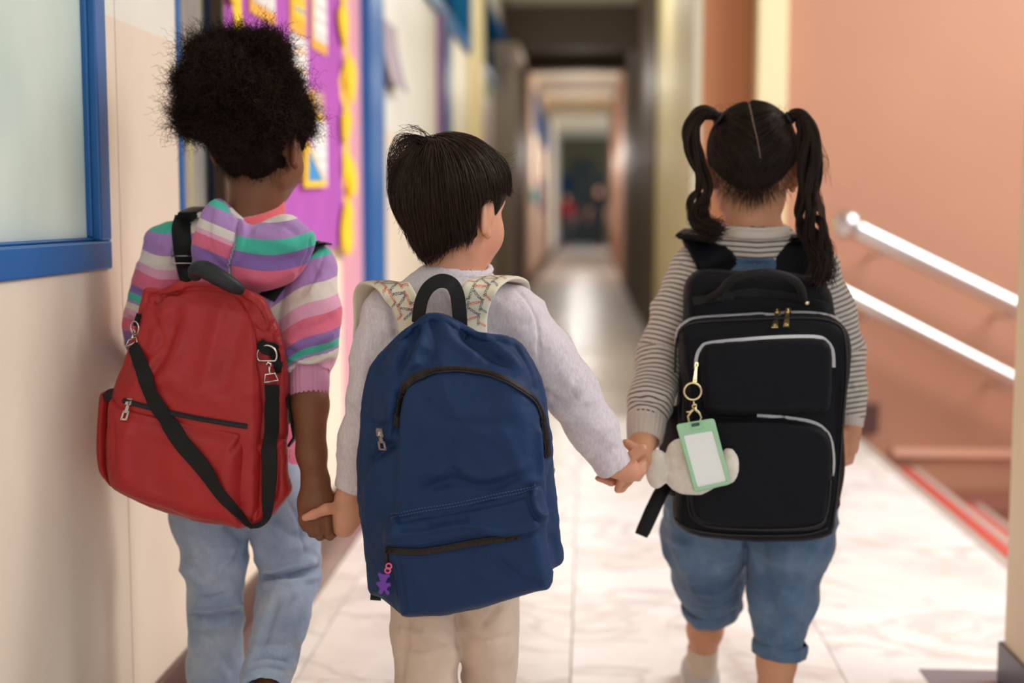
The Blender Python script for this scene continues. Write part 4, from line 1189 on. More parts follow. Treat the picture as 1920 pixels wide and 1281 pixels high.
# socks and shoes
M_sock = cloth('beige_sock', srgb(214, 194, 172), .9, .05, 30, 1100, .25)
def sock(a, b, r0, r1):
    cuff('sock', a, b, r0, r1, M_sock, girl2, 60, 20, .0006)
sock((1318, 1210, 2.705), (1316, 1302, 2.755), .0325, .0265); sock((1451, 1312, 2.49), (1450, 1378, 2.49), .0355, .028)
hb = P(1316, 1300, 2.72); shoe(girl2, (hb.x, 2.705, 0.0), 0.02, .19, M_shoe)
hb = P(1450, 1390, 2.46); shoe(girl2, (hb.x, 2.445, 0), 0.0, .19, M_shoe)
# ================================================================== hair
def hair_mat(name, col, rough=.32, spec=.3):
    m = bpy.data.materials.new(name); m.use_nodes = True; t = m.node_tree
    h = t.nodes['Principled BSDF']
    hi = t.nodes.new('ShaderNodeHairInfo'); rp = t.nodes.new('ShaderNodeValToRGB')
    e = rp.color_ramp.elements; e[0].position = .35; e[1].position = 1.0
    e[0].color = tuple(x * .55 for x in col[:3]) + (1,); e[1].color = (col[0] * 2.2, col[1] * 2.0, col[2] * 1.9, 1)
    t.links.new(hi.outputs['Random'], rp.inputs[0]); t.links.new(rp.outputs[0], h.inputs['Base Color'])
    h.inputs['Base Color'].default_value = col; h.inputs['Roughness'].default_value = rough
    h.inputs['Specular IOR Level'].default_value = spec; h.inputs['Specular Tint'].default_value = (1, .82, .68, 1)
    return m
def curves(name, A, r0, r1, mat, parent, rad=None):
    """A (N, n, 3) strands in world space"""
    A = np.asarray(A, np.float32); N, n, _ = A.shape
    base = root_base(parent).astype(np.float32)
    c = bpy.data.hair_curves.new(name); c.add_curves([n] * N)
    c.attributes['position'].data.foreach_set('vector', (A - base).reshape(-1)) if 'position' in c.attributes else c.points.foreach_set('position', (A - base).reshape(-1))
    ra = c.attributes.get('radius') or c.attributes.new('radius', 'FLOAT', 'POINT')
    rr = np.tile(np.linspace(r0, r1, n), (N, 1)) if rad is None else rad
    ra.data.foreach_set('value', rr.astype(np.float32).reshape(-1))
    o = bpy.data.objects.new(name, c)
    return finish(o, name, mat, parent)
def pick(V, Q, n, keep=None):
    a = np.linalg.norm(np.cross(V[Q[:, 2]] - V[Q[:, 0]], V[Q[:, 3]] - V[Q[:, 1]]), axis=1)
    c = V[Q].mean(1)
    if keep is not None: a = a * keep(c)
    i = NR.choice(len(Q), n, p=a / a.sum())
    u = NR.random((n, 1)); v = NR.random((n, 1))
    q = V[Q[i]]
    return (q[:, 0] * (1 - u) + q[:, 1] * u) * (1 - v) + (q[:, 3] * (1 - u) + q[:, 2] * u) * v, normals(V, Q)[Q[i, 0]]
M_base_hair = plain('dark_hair_underlayer', (.012, .008, .006, 1), .6, spec=.2)
M_hair_boy = hair_mat('dark_brown_hair', (.020, .0105, .0075, 1), .36, .28)
M_hair_girl = hair_mat('black_brown_hair', (.014, .008, .0062, 1), .34, .28)
M_hair_curly = hair_mat('curly_dark_hair', (.019, .0098, .0066, 1), .6, .10)

# ---- boy: straight hair falling from the crown
f = Field(Lb(0, 0, 0) - .17, Lb(0, 0, 0) + .17, .003)
g = Fig((0, 0, 0), (.01, .01, .01), .01); g.f = f
g.e((842, 354, 2.13), (106, 110, 100), 0)
g.c((822, 395, 2.10), (822, 440, 2.095), 66, 46, .02).c((818, 440, 2.09), (812, 470, 2.09), 36, 14, .02)
g.c((870, 400, 2.09), (868, 430, 2.10), 50, 34, .02)
g.c((915, 330, 2.14), (925, 362, 2.15), 32, 22, .02)
f.ell(Lb(0, .098, -.045), np.array((.062, .070, .085)), .004, 'cut', Ab)
f.ell(Lb(.084, .012, -.028), np.array((.022, .026, .046)), .006, 'cut', Ab); f.ell(Lb(-.084, .012, -.028), np.array((.022, .026, .046)), .006, 'cut', Ab)
f.ell(Lb(.055, .075, -.075), np.array((.055, .062, .052)), .006, 'cut', Ab)
f.plane(J((800, 478, 2.09)), (.30, .0, -1))
f.ell(J((918, 418, 2.07)), np.array((26, 60, 40)) * 2.1 / F, .004, 'cut')
V, Q = f.mesh(2)
hb_boy = np_mesh('hair', V - normals(V, Q) * .0025, Q, M_base_hair, boy)
bv = bvh_of(V, Q)
pole = np.array(on(bv, 812, 268, 0, 2.1)[0]) + np.array((0, .02, .004))
def flow(start, nrm, dirfn, n, step, lift0, lift1, jit):
    out = np.zeros((len(start), n, 3)); alive = 0
    for i in range(len(start)):
        p = Vector(start[i]); L0 = lift0 * R.random(); L1 = lift1 * R.random(); st = step * R.uniform(.6, 1.15)
        j = Vector((R.gauss(0, jit), R.gauss(0, jit), R.gauss(0, jit))); prev = None; stuck = False
        for k in range(n):
            h = bv_[0].find_nearest(p)
            if not stuck:
                nn = h[1]; d = dirfn(h[0]) + j
                d = (d - nn * d.dot(nn))
                d = d.normalized() if d.length > 1e-6 else Vector((0, 0, -1))
                if prev is not None and d.dot(prev) < .2: stuck = True; d = prev
                q = h[0]
                if nn.z < -.55: stuck = True; d = prev if prev is not None else d
            else:
                q = p; nn = Vector((0, -.2, 0)); d = (prev + Vector((0, 0, -.10))).normalized()
            out[i, k] = (q + nn * (L0 + L1 * k / n)) if not stuck else p
            if stuck and k and (Vector(out[i, k]) - Vector(out[i, k - 1])).length > st * 1.5: out[i, k] = Vector(out[i, k - 1]) + d * st * .3
            p = Vector(out[i, k]) + d * (st if not stuck else st * .55)
            prev = d
    return out
bv_ = [bv]
pv = Vector(pole)
def dir_boy(p):
    d = (p - pv); L = d.length
    return d.normalized() + Vector((0, 0, -1)) * min(1.2, L * 9)
st, sn = pick(V, Q, 5200, lambda c: np.where(c[:, 2] > J((850, 455, 2.13))[2], 1, .5))
A = flow(st, sn, dir_boy, 11, .012, .004, .004, .10)
st2, _ = pick(V, Q, 900, lambda c: np.exp(-(np.linalg.norm(c - pole, axis=1) / .05) ** 2) + 1e-6)
A2 = flow(st2, None, dir_boy, 11, .016, .004, .006, .12)
A = np.concatenate([A, A2])
A = A + np.cumsum(NR.normal(0, .00035, A.shape), 1)
def inpoly(x, y, poly): return polysdf(x.ravel(), y.ravel(), np.array(poly, float)).reshape(x.shape) < 0
def trim(A, bad):
    """end every strand where it would enter a bad region"""
    N, n, _ = A.shape; first = np.where(bad.any(1), bad.argmax(1), n); out = A.copy()
    for i in np.nonzero(first < n)[0]:
        k = first[i]
        if k < 3: out[i] = A[i, :1]; continue
        m = A[i, :k]; t = np.linspace(0, k - 1, n); j = np.floor(t).astype(int).clip(0, k - 2); f = (t - j)[:, None]
        out[i] = m[j] * (1 - f) + m[j + 1] * f
    return out[first >= 3]
sx_, sy_ = proj(A.reshape(-1, 3)); sx_ = sx_.reshape(A.shape[:2]); sy_ = sy_.reshape(A.shape[:2])
jt = NR.normal(0, 5, (len(A), 1))
low = np.interp(sx_, [720, 740, 760, 785, 800, 810, 828, 850, 880, 893, 897], [400, 430, 462, 486, 494, 494, 482, 470, 458, 440, 405])
bad = (sy_ + jt > low) & (sx_ < 900) | inpoly(sx_, sy_ + jt * .4, [(888, 470), (893, 440), (897, 412), (902, 392), (914, 379), (928, 383), (936, 374), (948, 366), (962, 372), (1010, 380), (1010, 600), (888, 600)]) & (A[:, :, 1] < 2.24)
A = trim(A, bad)
curves('hair_strands', A, .00055, .00018, M_hair_boy, hb_boy)
fl = []
for i in range(205):
    i = max(0, i - 85); a = R.random(); s = 1 if i < 95 else -1
    p0 = J((806 + R.uniform(-14, 22), 268 + R.uniform(-3, 12), 2.10 + R.uniform(-.03, .03)))
    if i < 95:
        e = R.uniform(0, 1)
        pts = [p0, J((782 + R.uniform(-10, 10), 254 + e * 12, 2.085)), J((752 + R.uniform(-10, 10) + e * 8, 256 + R.uniform(-6, 10) + e * 20, 2.075)), J((730 + e * 12 + R.uniform(-5, 4), 286 + e * 24 + R.uniform(-8, 14), 2.075)), J((724 + e * 12 + R.uniform(-3, 5), 338 + R.uniform(-20, 34), 2.08))]
    elif i < 108:
        pts = [p0, J((796 + R.uniform(-10, 6), 250, 2.09)), J((786 + R.uniform(-18, 8), 241 + R.uniform(-6, 6), 2.09)), J((772 + R.uniform(-24, 14), 240 + R.uniform(-8, 8), 2.09)), J((762 + R.uniform(-26, 22), 246 + R.uniform(-12, 8), 2.09))]
    else:
        y = R.uniform(280, 330)
        pts = [J((905, y - 20, 2.1)), J((925, y - 8, 2.1)), J((940, y, 2.1)), J((952, y + 2, 2.1)), J((962 + R.uniform(0, 10), y + R.uniform(-12, 6), 2.1))]
    c = spline(pts, 4); fl.append(c)
curves('stray_hairs', np.array(fl), .00035, .00010, M_hair_boy, hb_boy)

# ---- left girl: curly puff over a short cropped back
g = Fig((P(295, 200, 2.3).x, 2.1, .9), (P(610, 200, 2.3).x, 2.56, 1.42), .004); f = g.f
g.f.ell(Lg(0, -.008, .022), np.array((.0755, .096, .088)), 0, 'add', Ag); g.f.ell(Lg(0, -.034, -.020), np.array((.062, .070, .050)), .015, 'add', Ag)
g.f.ell(Lg(0, .095, -.045), np.array((.066, .070, .1)), .004, 'cut', Ag)
for q in (-1, 1): g.f.ell(Lg(q * .092, -.002, -.024), np.array((.024, .030, .036)), .006, 'cut', Ag)
lump = [(440, 168, 2.28, 92, 88, 90), (376, 176, 2.28, 48, 50, 58), (360, 222, 2.28, 32, 40, 34), (396, 104, 2.29, 48, 48, 44), (442, 82, 2.29, 44, 46, 38), (492, 96, 2.28, 44, 46, 44), (520, 150, 2.28, 48, 50, 58), (548, 214, 2.29, 34, 44, 46), (420, 150, 2.20, 50, 40, 60), (480, 180, 2.21, 50, 40, 60), (450, 120, 2.36, 70, 60, 60), (350, 150, 2.29, 28, 28, 28), (392, 244, 2.26, 26, 30, 30), (508, 230, 2.23, 44, 36, 50), (452, 236, 2.22, 44, 36, 46)]
for (x, y, Y, a, b, c) in lump: g.e((x, y + (10 if y < 130 else 4), Y), (a * .86, b * .9, c * (.70 if y < 130 else .84)), .014)
V, Q = f.mesh(1)
V = V + normals(V, Q) * (.013 * fbm(V, 30, 3, 9) - .003)[:, None]
V = relax(V, Q)
hb_g = np_mesh('hair', V, Q, plain('curly_underlayer', (.014, .008, .005, 1), .9, spec=.1), girl)
qx, qy = proj(V)
st, sn = pick(V, Q, 19000, lambda c: np.where(proj(c)[1] > 268, .8, 1.0) * np.where(c[:, 1] > 2.36, .5, 1))
def curl(st, sn, L, turns, rad, n=13, jit=.7):
    N = len(st)
    sx_, sy_ = proj(st)
    cs = np.where(sy_ > 258, .30, 1.0)[:, None]            # cropped towards the nape
    d = sn + NR.normal(0, jit, sn.shape); d /= np.linalg.norm(d, axis=1, keepdims=True)
    u = np.cross(d, NR.normal(0, 1, d.shape)); u /= np.linalg.norm(u, axis=1, keepdims=True); v = np.cross(d, u)
    t = np.linspace(0, 1, n)[None, :, None]
    ph = NR.random((N, 1, 1)) * 6.28; tr = (turns * NR.uniform(.7, 1.3, (N, 1)))[:, :, None]
    ln = (L * NR.uniform(.4, 1.15, (N, 1)) * cs)[:, :, None]; rr = (rad * NR.uniform(.6, 1.4, (N, 1)) * (.5 + .5 * cs))[:, :, None]
    bend = NR.normal(0, .5, (N, 1, 3))
    return (st - sn * .003)[:, None, :] + d[:, None, :] * t * ln + bend * (t ** 2) * ln * .5 + (u[:, None, :] * np.cos(ph + t * tr * 6.28) + v[:, None, :] * np.sin(ph + t * tr * 6.28)) * rr * np.minimum(1, t * 3)
A = curl(st, sn, .024, 1.9, .0032)
curves('hair_curls', A, .00042, .00022, M_hair_curly, hb_g)
st, sn = pick(V, Q, 7000, lambda c: np.where(proj(c)[1] < 250, 1.0, .02) * np.where(proj(c)[1] < 100, 3.0, 1) * (.15 + np.clip(fbm(c, 34, 2, 77) + .35, 0, 1) * 2))
A = curl(st, sn, .040, 4.2, .0026, 24, .5)
curves('frizz', A, .00030, .00014, M_hair_curly, hb_g)
# fine hairs at the nape
st, sn = pick(V, Q, 500, lambda c: ((proj(c)[1] > 300) & (c[:, 1] < 2.3)).astype(float) + 1e-9)
A = curl(st, sn, .030, 1.2, .003, 10, .5); A[:, :, 2] -= np.linspace(0, .012, 10)[None, :]
curves('nape_hairs', A, .0003, .0001, M_hair_curly, hb_g)

# ---- right girl: parted hair drawn into two tails
g = Fig((P(1300, 300, 2.5).x, 2.36, .95), (P(1520, 300, 2.5).x, 2.64, 1.25), .0028); f = g.f
hc_ = Lh(0, -.010, .022)
f.ell(hc_, np.array((.0775, .094, .085)) * 1.02, 0, 'add', Ah)
f.ell(Lh(0, -.052, -.035), np.array((.056, .042, .045)), .02, 'add', Ah)
f.ell(Lh(0, .105, -.035), np.array((.066, .080, .088)), .004, 'cut', Ah)
for q in (-1, 1): f.ell(Lh(q * .09, .012, -.034), np.array((.026, .040, .044)), .006, 'cut', Ah)
f.plane(J((1409, 352, 2.42)), (0, .5, -1)); f.plane(J((1380, 350, 2.42)), (-.6, .3, -1)); f.plane(J((1438, 350, 2.42)), (.6, .3, -1))
part = [J((1404, 188, 2.50)), J((1406, 204, 2.455)), J((1412, 240, 2.425)), J((1420, 276, 2.412)), J((1424, 296, 2.408))]
V0, Q0 = f.mesh(1); bvh0 = bvh_of(V0, Q0)
part = [np.array(bvh0.find_nearest(Vector(p))[0]) for p in part]
for a, b, r in zip(part[:-1], part[1:], (.0024, .0024, .002, .0015)): f.cap(a, b, r, r, .001, 'cut')
V, Q = f.mesh(1)
hb_h = np_mesh('hair', V - normals(V, Q) * .0015, Q, M_base_hair, girl2)
bv_[0] = bvh_of(V, Q); bv = bv_[0]
# pale scalp along the parting
sc = MB(); pp = spline([tuple(p) for p in part], 6); V_ = []
for i, p in enumerate(pp):
    h = bvh0.find_nearest(Vector(p)); wd = .0021 * (1 - .7 * i / len(pp)); nn = h[1]
    ax = Vector((1, 0, 0)); ax = (ax - nn * ax.dot(nn)).normalized()
    for s in (-1, 0, 1): V_.append(h[0] + ax * wd * s + nn * (-.0006 + (.0006 if s == 0 else 0)))
    for s in (1, -1): V_.append(h[0] + ax * wd * s - nn * .004)
Fs = [(i * 5 + k, i * 5 + (k + 1) % 5, (i + 1) * 5 + (k + 1) % 5, (i + 1) * 5 + k) for i in range(len(pp) - 1) for k in range(5)]
sc.add(V_, Fs).build('parting', plain('parting_scalp', srgb(128, 96, 84), .6), hb_h, smooth=True)
anc = {-1: bvh0.find_nearest(Vector(J((1352, 226, 2.47))))[0], 1: bvh0.find_nearest(Vector(J((1476, 224, 2.47))))[0]}
st, sn = pick(V, Q, 6500, lambda c: np.where(c[:, 1] < 2.52, 1.0, .6))
pa = np.array(pp)
n = 12; A = []
for i in range(len(st)):
    p = Vector(st[i]); qx_, qy_ = proj(st[i:i + 1])
    x_part = np.interp(p.z, pa[::-1, 2], pa[::-1, 0]) if p.z > pa[-1, 2] else pa[-1, 0]
    side = -1 if p.x < x_part else 1
    if p.z > pa[-1, 2] - .003 and abs(p.x - x_part) < R.uniform(.0002, .0026) and p.y < 2.5: continue
    tgt = anc[side] + Vector((R.gauss(0, .003), R.gauss(0, .003), R.gauss(0, .003)))
    L0 = R.uniform(.0004, .0035); c = []
    for k in range(n):
        h = bv.find_nearest(p); nn = h[1]
        c.append(h[0] + nn * (L0 * math.sin(math.pi * min(1, .15 + k / n)) + .0004))
        d = tgt - h[0]
        sag = Vector((0, 0, -.35 * d.length)) * (1 - k / n) * (.4 if p.z > tgt.z else .0)
        d = d + sag; d = d - nn * d.dot(nn)
        p = h[0] + d / max(1, n - k)
    A.append(c)
curves('hair_strands', np.array([[tuple(q) for q in c] for c in A]), .00042, .00042, M_hair_girl, hb_h)
# wisps at the nape
W_ = []
for i in range(1900):
    x = R.gauss(1409, 36); y = R.uniform(326, 378) - abs(x - 1409) * .30
    p, nn = on(bv, x, y, .0008, 2.42)
    sl_ = (x - 1409) / 60
    L_ = R.uniform(.010, .030)
    up = R.random() < .45
    d = Vector((sl_ * .5 + R.gauss(0, .2), 0, .9 if up else -1)).normalized()
    c = []
    for k in range(6):
        t = k / 5
        c.append(tuple(p + d * L_ * t + Vector((R.gauss(0, .0006), -.003 * t + .006 * t * t * (0 if up else 1), 0)) + nn * .001))
    W_.append(c)
curves('nape_hairs', np.array(W_), .00026, .00008, M_hair_girl, hb_h)
def tail(path, n_str, seed, ends):
    """a tail of hair along a pixel path: (column, row, distance, half width)"""
    rg = np.random.default_rng(seed)
    sp = spline(path, 6); C = np.array([J(q[:3]) for q in sp]); Wd = sp[:, 3] * sp[:, 2] / F
    N = len(C); T = np.gradient(C, axis=0); T /= np.linalg.norm(T, axis=1, keepdims=True)
    U = np.cross(T, np.array((0, 1.0, 0.05))); U /= np.linalg.norm(U, axis=1, keepdims=True); W2 = np.cross(T, U)
    rr = np.sqrt(rg.random(n_str)); ph = rg.random(n_str) * 6.283
    lock = np.floor(ph / 6.283 * 7)
    t = np.linspace(0, 1, N)
    phc = (lock + .5) / 7 * 6.283; cl = np.clip(t * 1.3 - .2, 0, .85)
    ph = ph[:, None] * (1 - cl)[None, :] + phc[:, None] * cl[None, :]
    rr = rr[:, None] * (1 - cl * .75)[None, :] + (.35 + .65 * np.random.default_rng(seed + 9).random(8)[lock.astype(int)])[:, None] * (cl * .75)[None, :]
    tw = 2.6 * t[None, :] + ph + .25 * np.sin(9 * t[None, :] + lock[:, None])
    lr = .25 + .75 * np.random.default_rng(seed + 50).random(8)[lock.astype(int)]
    wob = .0065 * np.sin(t[None, :] * 22 + lock[:, None] * 2.1) * t[None, :]
    r_ = rr * Wd[None, :] * (1 + .35 * np.sin(t[None, :] * 16 + lock[:, None] * 1.9) * t[None, :])
    A = C[None] + U[None] * (r_ * np.cos(tw))[:, :, None] + W2[None] * (r_ * .8 * np.sin(tw) + wob)[:, :, None] + U[None] * wob[:, :, None]
    A += (rg.normal(0, 1, (n_str, 1, 3)) * .009) * (t ** 4)[None, :, None]
    # strands end at different lengths: the rest of each strand is squeezed towards its own end
    cut = np.where(rg.random(n_str) < .55, 1.0, rg.uniform(.66, 1, n_str))
    idx = (t[None, :] * cut[:, None]) * (N - 1); i0 = np.floor(idx).astype(int).clip(0, N - 2); fr = (idx - i0)[:, :, None]
    k = np.arange(n_str)[:, None]
    return A[k, i0] * (1 - fr) + A[k, i0 + 1] * fr
TL = [(1353, 226, 2.46, 7), (1336, 214, 2.455, 11), (1316, 213, 2.45, 14), (1300, 232, 2.445, 15), (1296, 262, 2.44, 17), (1306, 300, 2.43, 17), (1318, 335, 2.42, 16), (1319, 362, 2.415, 14), (1309, 388, 2.41, 13), (1310, 410, 2.405, 12), (1320, 427, 2.40, 8), (1344, 430, 2.395, 4)]
TR = [(1476, 224, 2.46, 7), (1488, 216, 2.455, 11), (1504, 222, 2.45, 15), (1516, 250, 2.44, 20), (1517, 290, 2.43, 24), (1515, 335, 2.42, 25), (1514, 375, 2.41, 20), (1513, 405, 2.395, 17), (1522, 432, 2.375, 16), (1536, 462, 2.36, 15), (1543, 492, 2.35, 10), (1538, 522, 2.34, 4)]
for path, ns, sd, lab in ((TL, 1500, 3, 0), (TR, 2000, 4, 1)):
    pt = curves('pigtail', tail(path, ns, sd, 0), .00042, .00024, M_hair_girl, girl2)
    a, b = J(path[0][:3]), J(path[1][:3])
    c = a * .62 + b * .38
    ax = Vector(b - a).normalized(); u = ax.orthogonal().normalized(); v = ax.cross(u)
    MB().tube([Vector(c) + (u * math.cos(k) + v * math.sin(k)) * .0095 for k in np.linspace(0, 6.283, 20)[:-1]], .0034, 8, True).build('hair_tie', plain('dark_hair_tie', srgb(30, 26, 34), .7), girl2, smooth=True)
loose = []
for i in range(140):
    e = R.random()
    k = R.choice(('l', 'r', 'r', 'r'))
    if k == 'r':
        x0 = R.uniform(1525, 1545)
        pts = [(1524 + R.uniform(-8, 8), 340, 2.41), (1530 + 12 * e, 380, 2.40), (1540 + 8 * e, 420, 2.385), (1538 + 18 * e, 460, 2.37), (1546 + 10 * e, 500, 2.355), (1542 + R.uniform(-14, 10), 522, 2.34)]
    else:
        pts = [(1306 + R.uniform(-6, 6), 360, 2.41), (1302 + R.uniform(-6, 6), 390, 2.405), (1306, 412, 2.40), (1312, 428 + 4 * e, 2.395), (1290 - 14 * e, 438 + 3 * e, 2.39), (1258 + 50 * R.random(), 446 + R.uniform(-3, 3), 2.385)] if R.random() < .5 else \
              [(1318, 360, 2.41), (1326, 390, 2.405), (1330 + 4 * e, 412, 2.40), (1340 + 6 * e, 424, 2.395), (1352 + 6 * e, 430, 2.39), (1360 + R.uniform(-12, 2), 428 + R.uniform(-6, 6), 2.39)]
    loose.append(np.array([J(q) for q in spline([(a + R.gauss(0, 1.5), b, c) for a, b, c in pts], 4)]))
curves('loose_locks', np.array(loose), .00038, .00012, M_hair_girl, girl2)
fly = []
for i in range(46):
    s = R.choice((-1, 1)); x = 1410 + s * R.uniform(10, 66)
    pts = [(x, 200 + abs(x - 1410) * .25, 2.45), (x + s * R.uniform(0, 10), 190 + abs(x - 1410) * .2 + R.uniform(-6, 4), 2.45), (x + s * R.uniform(6, 26), 194 + abs(x - 1410) * .25 + R.uniform(-10, 8), 2.45)] if i < 26 else \
          [(1530, 260 + R.uniform(-20, 30), 2.43), (1548 + R.uniform(-8, 6), 300, 2.43), (1552 + R.uniform(-14, 12), 340 + R.uniform(-10, 20), 2.43)]
    fly.append(np.array([J(q) for q in spline(pts, 5)]))
curves('flyaway_hairs', np.array(fly), .00022, .00008, M_hair_girl, hb_h)
# ================================================================== the three backpacks
def nylon(name, col, rough=.5, var=.06, spec=.4, weave=1400, wr=.5, ws=22):
    t = NT(name)
    d = tuple(x * (1 - var) for x in col[:3]) + (1,); u = tuple(min(1, x * (1 + var)) for x in col[:3]) + (1,)
    w1 = t.n('TexWave'); w1.inputs['Scale'].default_value = weave / 6.28; w1.bands_direction = 'X'; t.l(t.co(), w1.inputs['Vector'])
    w2 = t.n('TexWave'); w2.inputs['Scale'].default_value = weave / 6.28; w2.bands_direction = 'Z'; t.l(t.co(), w2.inputs['Vector'])
    wv = t.math('MULTIPLY', w1.outputs['Fac'], w2.outputs['Fac'])
    t.set(Base_Color=t.ramp(t.noise(18, 4), [(.3, d), (.7, u)]), Roughness=rough, Specular_IOR_Level=spec, Sheen_Weight=.04)
    t.set(Normal=t.bump(t.noise(ws, 4, .55), wr, .006, t.bump(wv, .18, .0006)))
    return t.m
M_red = nylon('red_nylon', srgb(172, 36, 36), .46)
M_navy = nylon('navy_canvas', srgb(9, 43, 84), .62, spec=.3)
M_black = nylon('black_nylon', srgb(10, 9, 17), .6, spec=.16, weave=1100)
M_web = nylon('black_webbing', srgb(15, 14, 16), .6, spec=.3, weave=2200, wr=.1)
M_dark = plain('dark_zip_tape', srgb(26, 22, 28), .7)
M_zipbr = plain('dark_brass_teeth', srgb(56, 42, 36), .45, metal=.6)
M_silver = plain('polished_silver', srgb(228, 224, 220), .18, metal=1.0)
M_gold = plain('pale_gold', srgb(244, 226, 176), .22, metal=1.0)
M_silvertape = plain('silver_zip_teeth', srgb(206, 204, 206), .35, metal=.35)

def surf_path(bv, pts, n=6, lift=.001, Y=2.0):
    sp = spline(pts, n) if len(pts) > 2 else np.array([np.array(pts[0]) + (np.array(pts[1]) - np.array(pts[0])) * t for t in np.linspace(0, 1, n)])
    C, N_ = [], []
    for q in sp:
        p, nn = on(bv, q[0], q[1], lift, Y); C.append(p); N_.append(nn)
    return C, N_
def smooth_path(C, it=2):
    C = [c.copy() for c in C]
    for _ in range(it): C = [C[0]] + [(C[i - 1] + C[i] * 2 + C[i + 1]) / 4 for i in range(1, len(C) - 1)] + [C[-1]]
    return C
def band(name, C, N_, width, th, mat, parent):
    A = []
    for i in range(len(C)):
        t = (C[min(i + 1, len(C) - 1)] - C[max(i - 1, 0)]).normalized(); A.append(t.cross(N_[i]))
    return MB().ribbon(C, A, width, th).build(name, mat, parent, smooth=True, auto=40)
def zipline(name, bv, pts, tape_w, teeth_w, mat_tape, mat_teeth, parent, lift=.001, Y=2.0, pitch=.0022, n=14):
    C, N_ = surf_path(bv, pts, n, lift, Y); C = smooth_path(C, 2)
    z = band(name, C, N_, tape_w, .0016, mat_tape, parent)
    m = MB(); acc = 0; k = 0
    for i in range(len(C) - 1):
        L = (C[i + 1] - C[i]).length; t = (C[i + 1] - C[i]).normalized(); a = t.cross(N_[i]).normalized()
        while acc < L:
            p = C[i] + t * acc + N_[i] * .0012; s = .25 if k % 2 else -.25
            u, v, w_ = t * pitch * .36, a * teeth_w * .5, N_[i] * .0009
            q = p + a * teeth_w * s * .3
            V = [q + u * x + v * y + w_ * z_ for z_ in (-1, 1) for y in (-1, 1) for x in (-1, 1)]
            m.add(V, [(0, 2, 3, 1), (4, 5, 7, 6), (0, 1, 5, 4), (2, 6, 7, 3), (0, 4, 6, 2), (1, 3, 7, 5)])
            acc += pitch; k += 1
        acc -= L
    tt = m.build('zip_teeth', mat_teeth, z); tt['kind'] = 'stuff'
    return z, C, N_
def pull_tab(bv, px0, py0, px1, py1, wpx, mat, parent, Y, lift=.003, hole=True, name='zipper_pull', tilt=.004, face=None):
    """slider body and flat tab with a window, hanging from one pixel to another"""
    a, na = on(bv, px0, py0, lift, Y); b, nb = on(bv, px1, py1, lift + tilt, Y)
    t = (b - a); L = t.length; t.normalize(); nn = na; nn = Vector(face) if face else nn; na = nn; x = t.cross(nn).normalized(); nn = x.cross(t).normalized()
    if nn.dot(na) < 0: nn = -nn
    wd = wpx * Y / F
    def block(p0, p1, w0, w1, th, m):
        V = []
        for (p, ww) in ((p0, w0), (p1, w1)):
            for s, n_ in ((-1, -1), (1, -1), (1, 1), (-1, 1)): V.append(p + x * s * ww / 2 + nn * n_ * th / 2)
        m.add(V, [(3, 2, 1, 0), (4, 5, 6, 7), (0, 1, 5, 4), (1, 2, 6, 5), (2, 3, 7, 6), (3, 0, 4, 7)])
    m = MB()
    block(a - t * wd * .7, a + t * wd * .35, wd * .8, wd * .95, .004, m)
    m.tube([a - t * wd * .3 + nn * .002, a + nn * .005, a + t * wd * .4 + nn * .002], .0011, 6)
    s = m.build(name, mat, parent)
    m = MB()
    if hole:
        block(a + t * wd * .2, a + t * L * .5, wd * .42, wd * .55, .0018, m)
        for sg in (-1, 1):
            block(a + t * L * .5 + x * sg * wd * .36, b + x * sg * wd * .38, wd * .28, wd * .28, .0018, m)
        block(a + t * L * .46, a + t * L * .58, wd * .9, wd, .0018, m); block(b - t * L * .08, b + t * L * .02, wd * 1.05, wd * .9, .0018, m)
    else:
        block(a + t * wd * .2, b, wd * .5, wd, .0022, m)
        m.tube([b - t * wd * .5 + nn * .0012 + x * wd * .24 * math.cos(k) + t * wd * .24 * math.sin(k) for k in np.linspace(0, 6.283, 11)[:-1]], .0007, 5, True)
    m.build('tab', mat, s)
    return s
def ring(c, r, tr, mat, name, parent, nrm=(0, -1, 0), n=28, squash=1.0, flat=None):
    nn = Vector(nrm).normalized(); u = Vector((1, 0, 0)); u = (u - nn * u.dot(nn)).normalized(); v = nn.cross(u)
    pts = []
    for k in range(n):
        a = 2 * math.pi * k / n
        y = math.sin(a) * squash
        if flat is not None: y = max(y, flat)
        pts.append(Vector(c) + u * r * math.cos(a) + v * r * y)
    return MB().tube(pts, tr, 10, True).build(name, mat, parent, smooth=True)
def bvh_many(items):
    v, q, n = [], [], 0
    for V, Q in items: v.append(V); q.append(Q + n); n += len(V)
    return bvh_of(np.concatenate(v), np.concatenate(q))
def world_mesh(o):
    me = o.data; V = np.zeros(len(me.vertices) * 3, np.float32); me.vertices.foreach_get('co', V)
    Q = np.zeros(len(me.loops), np.int32); me.loops.foreach_get('vertex_index', Q)
    return V.reshape(-1, 3) + root_base(o), Q.reshape(-1, 4)

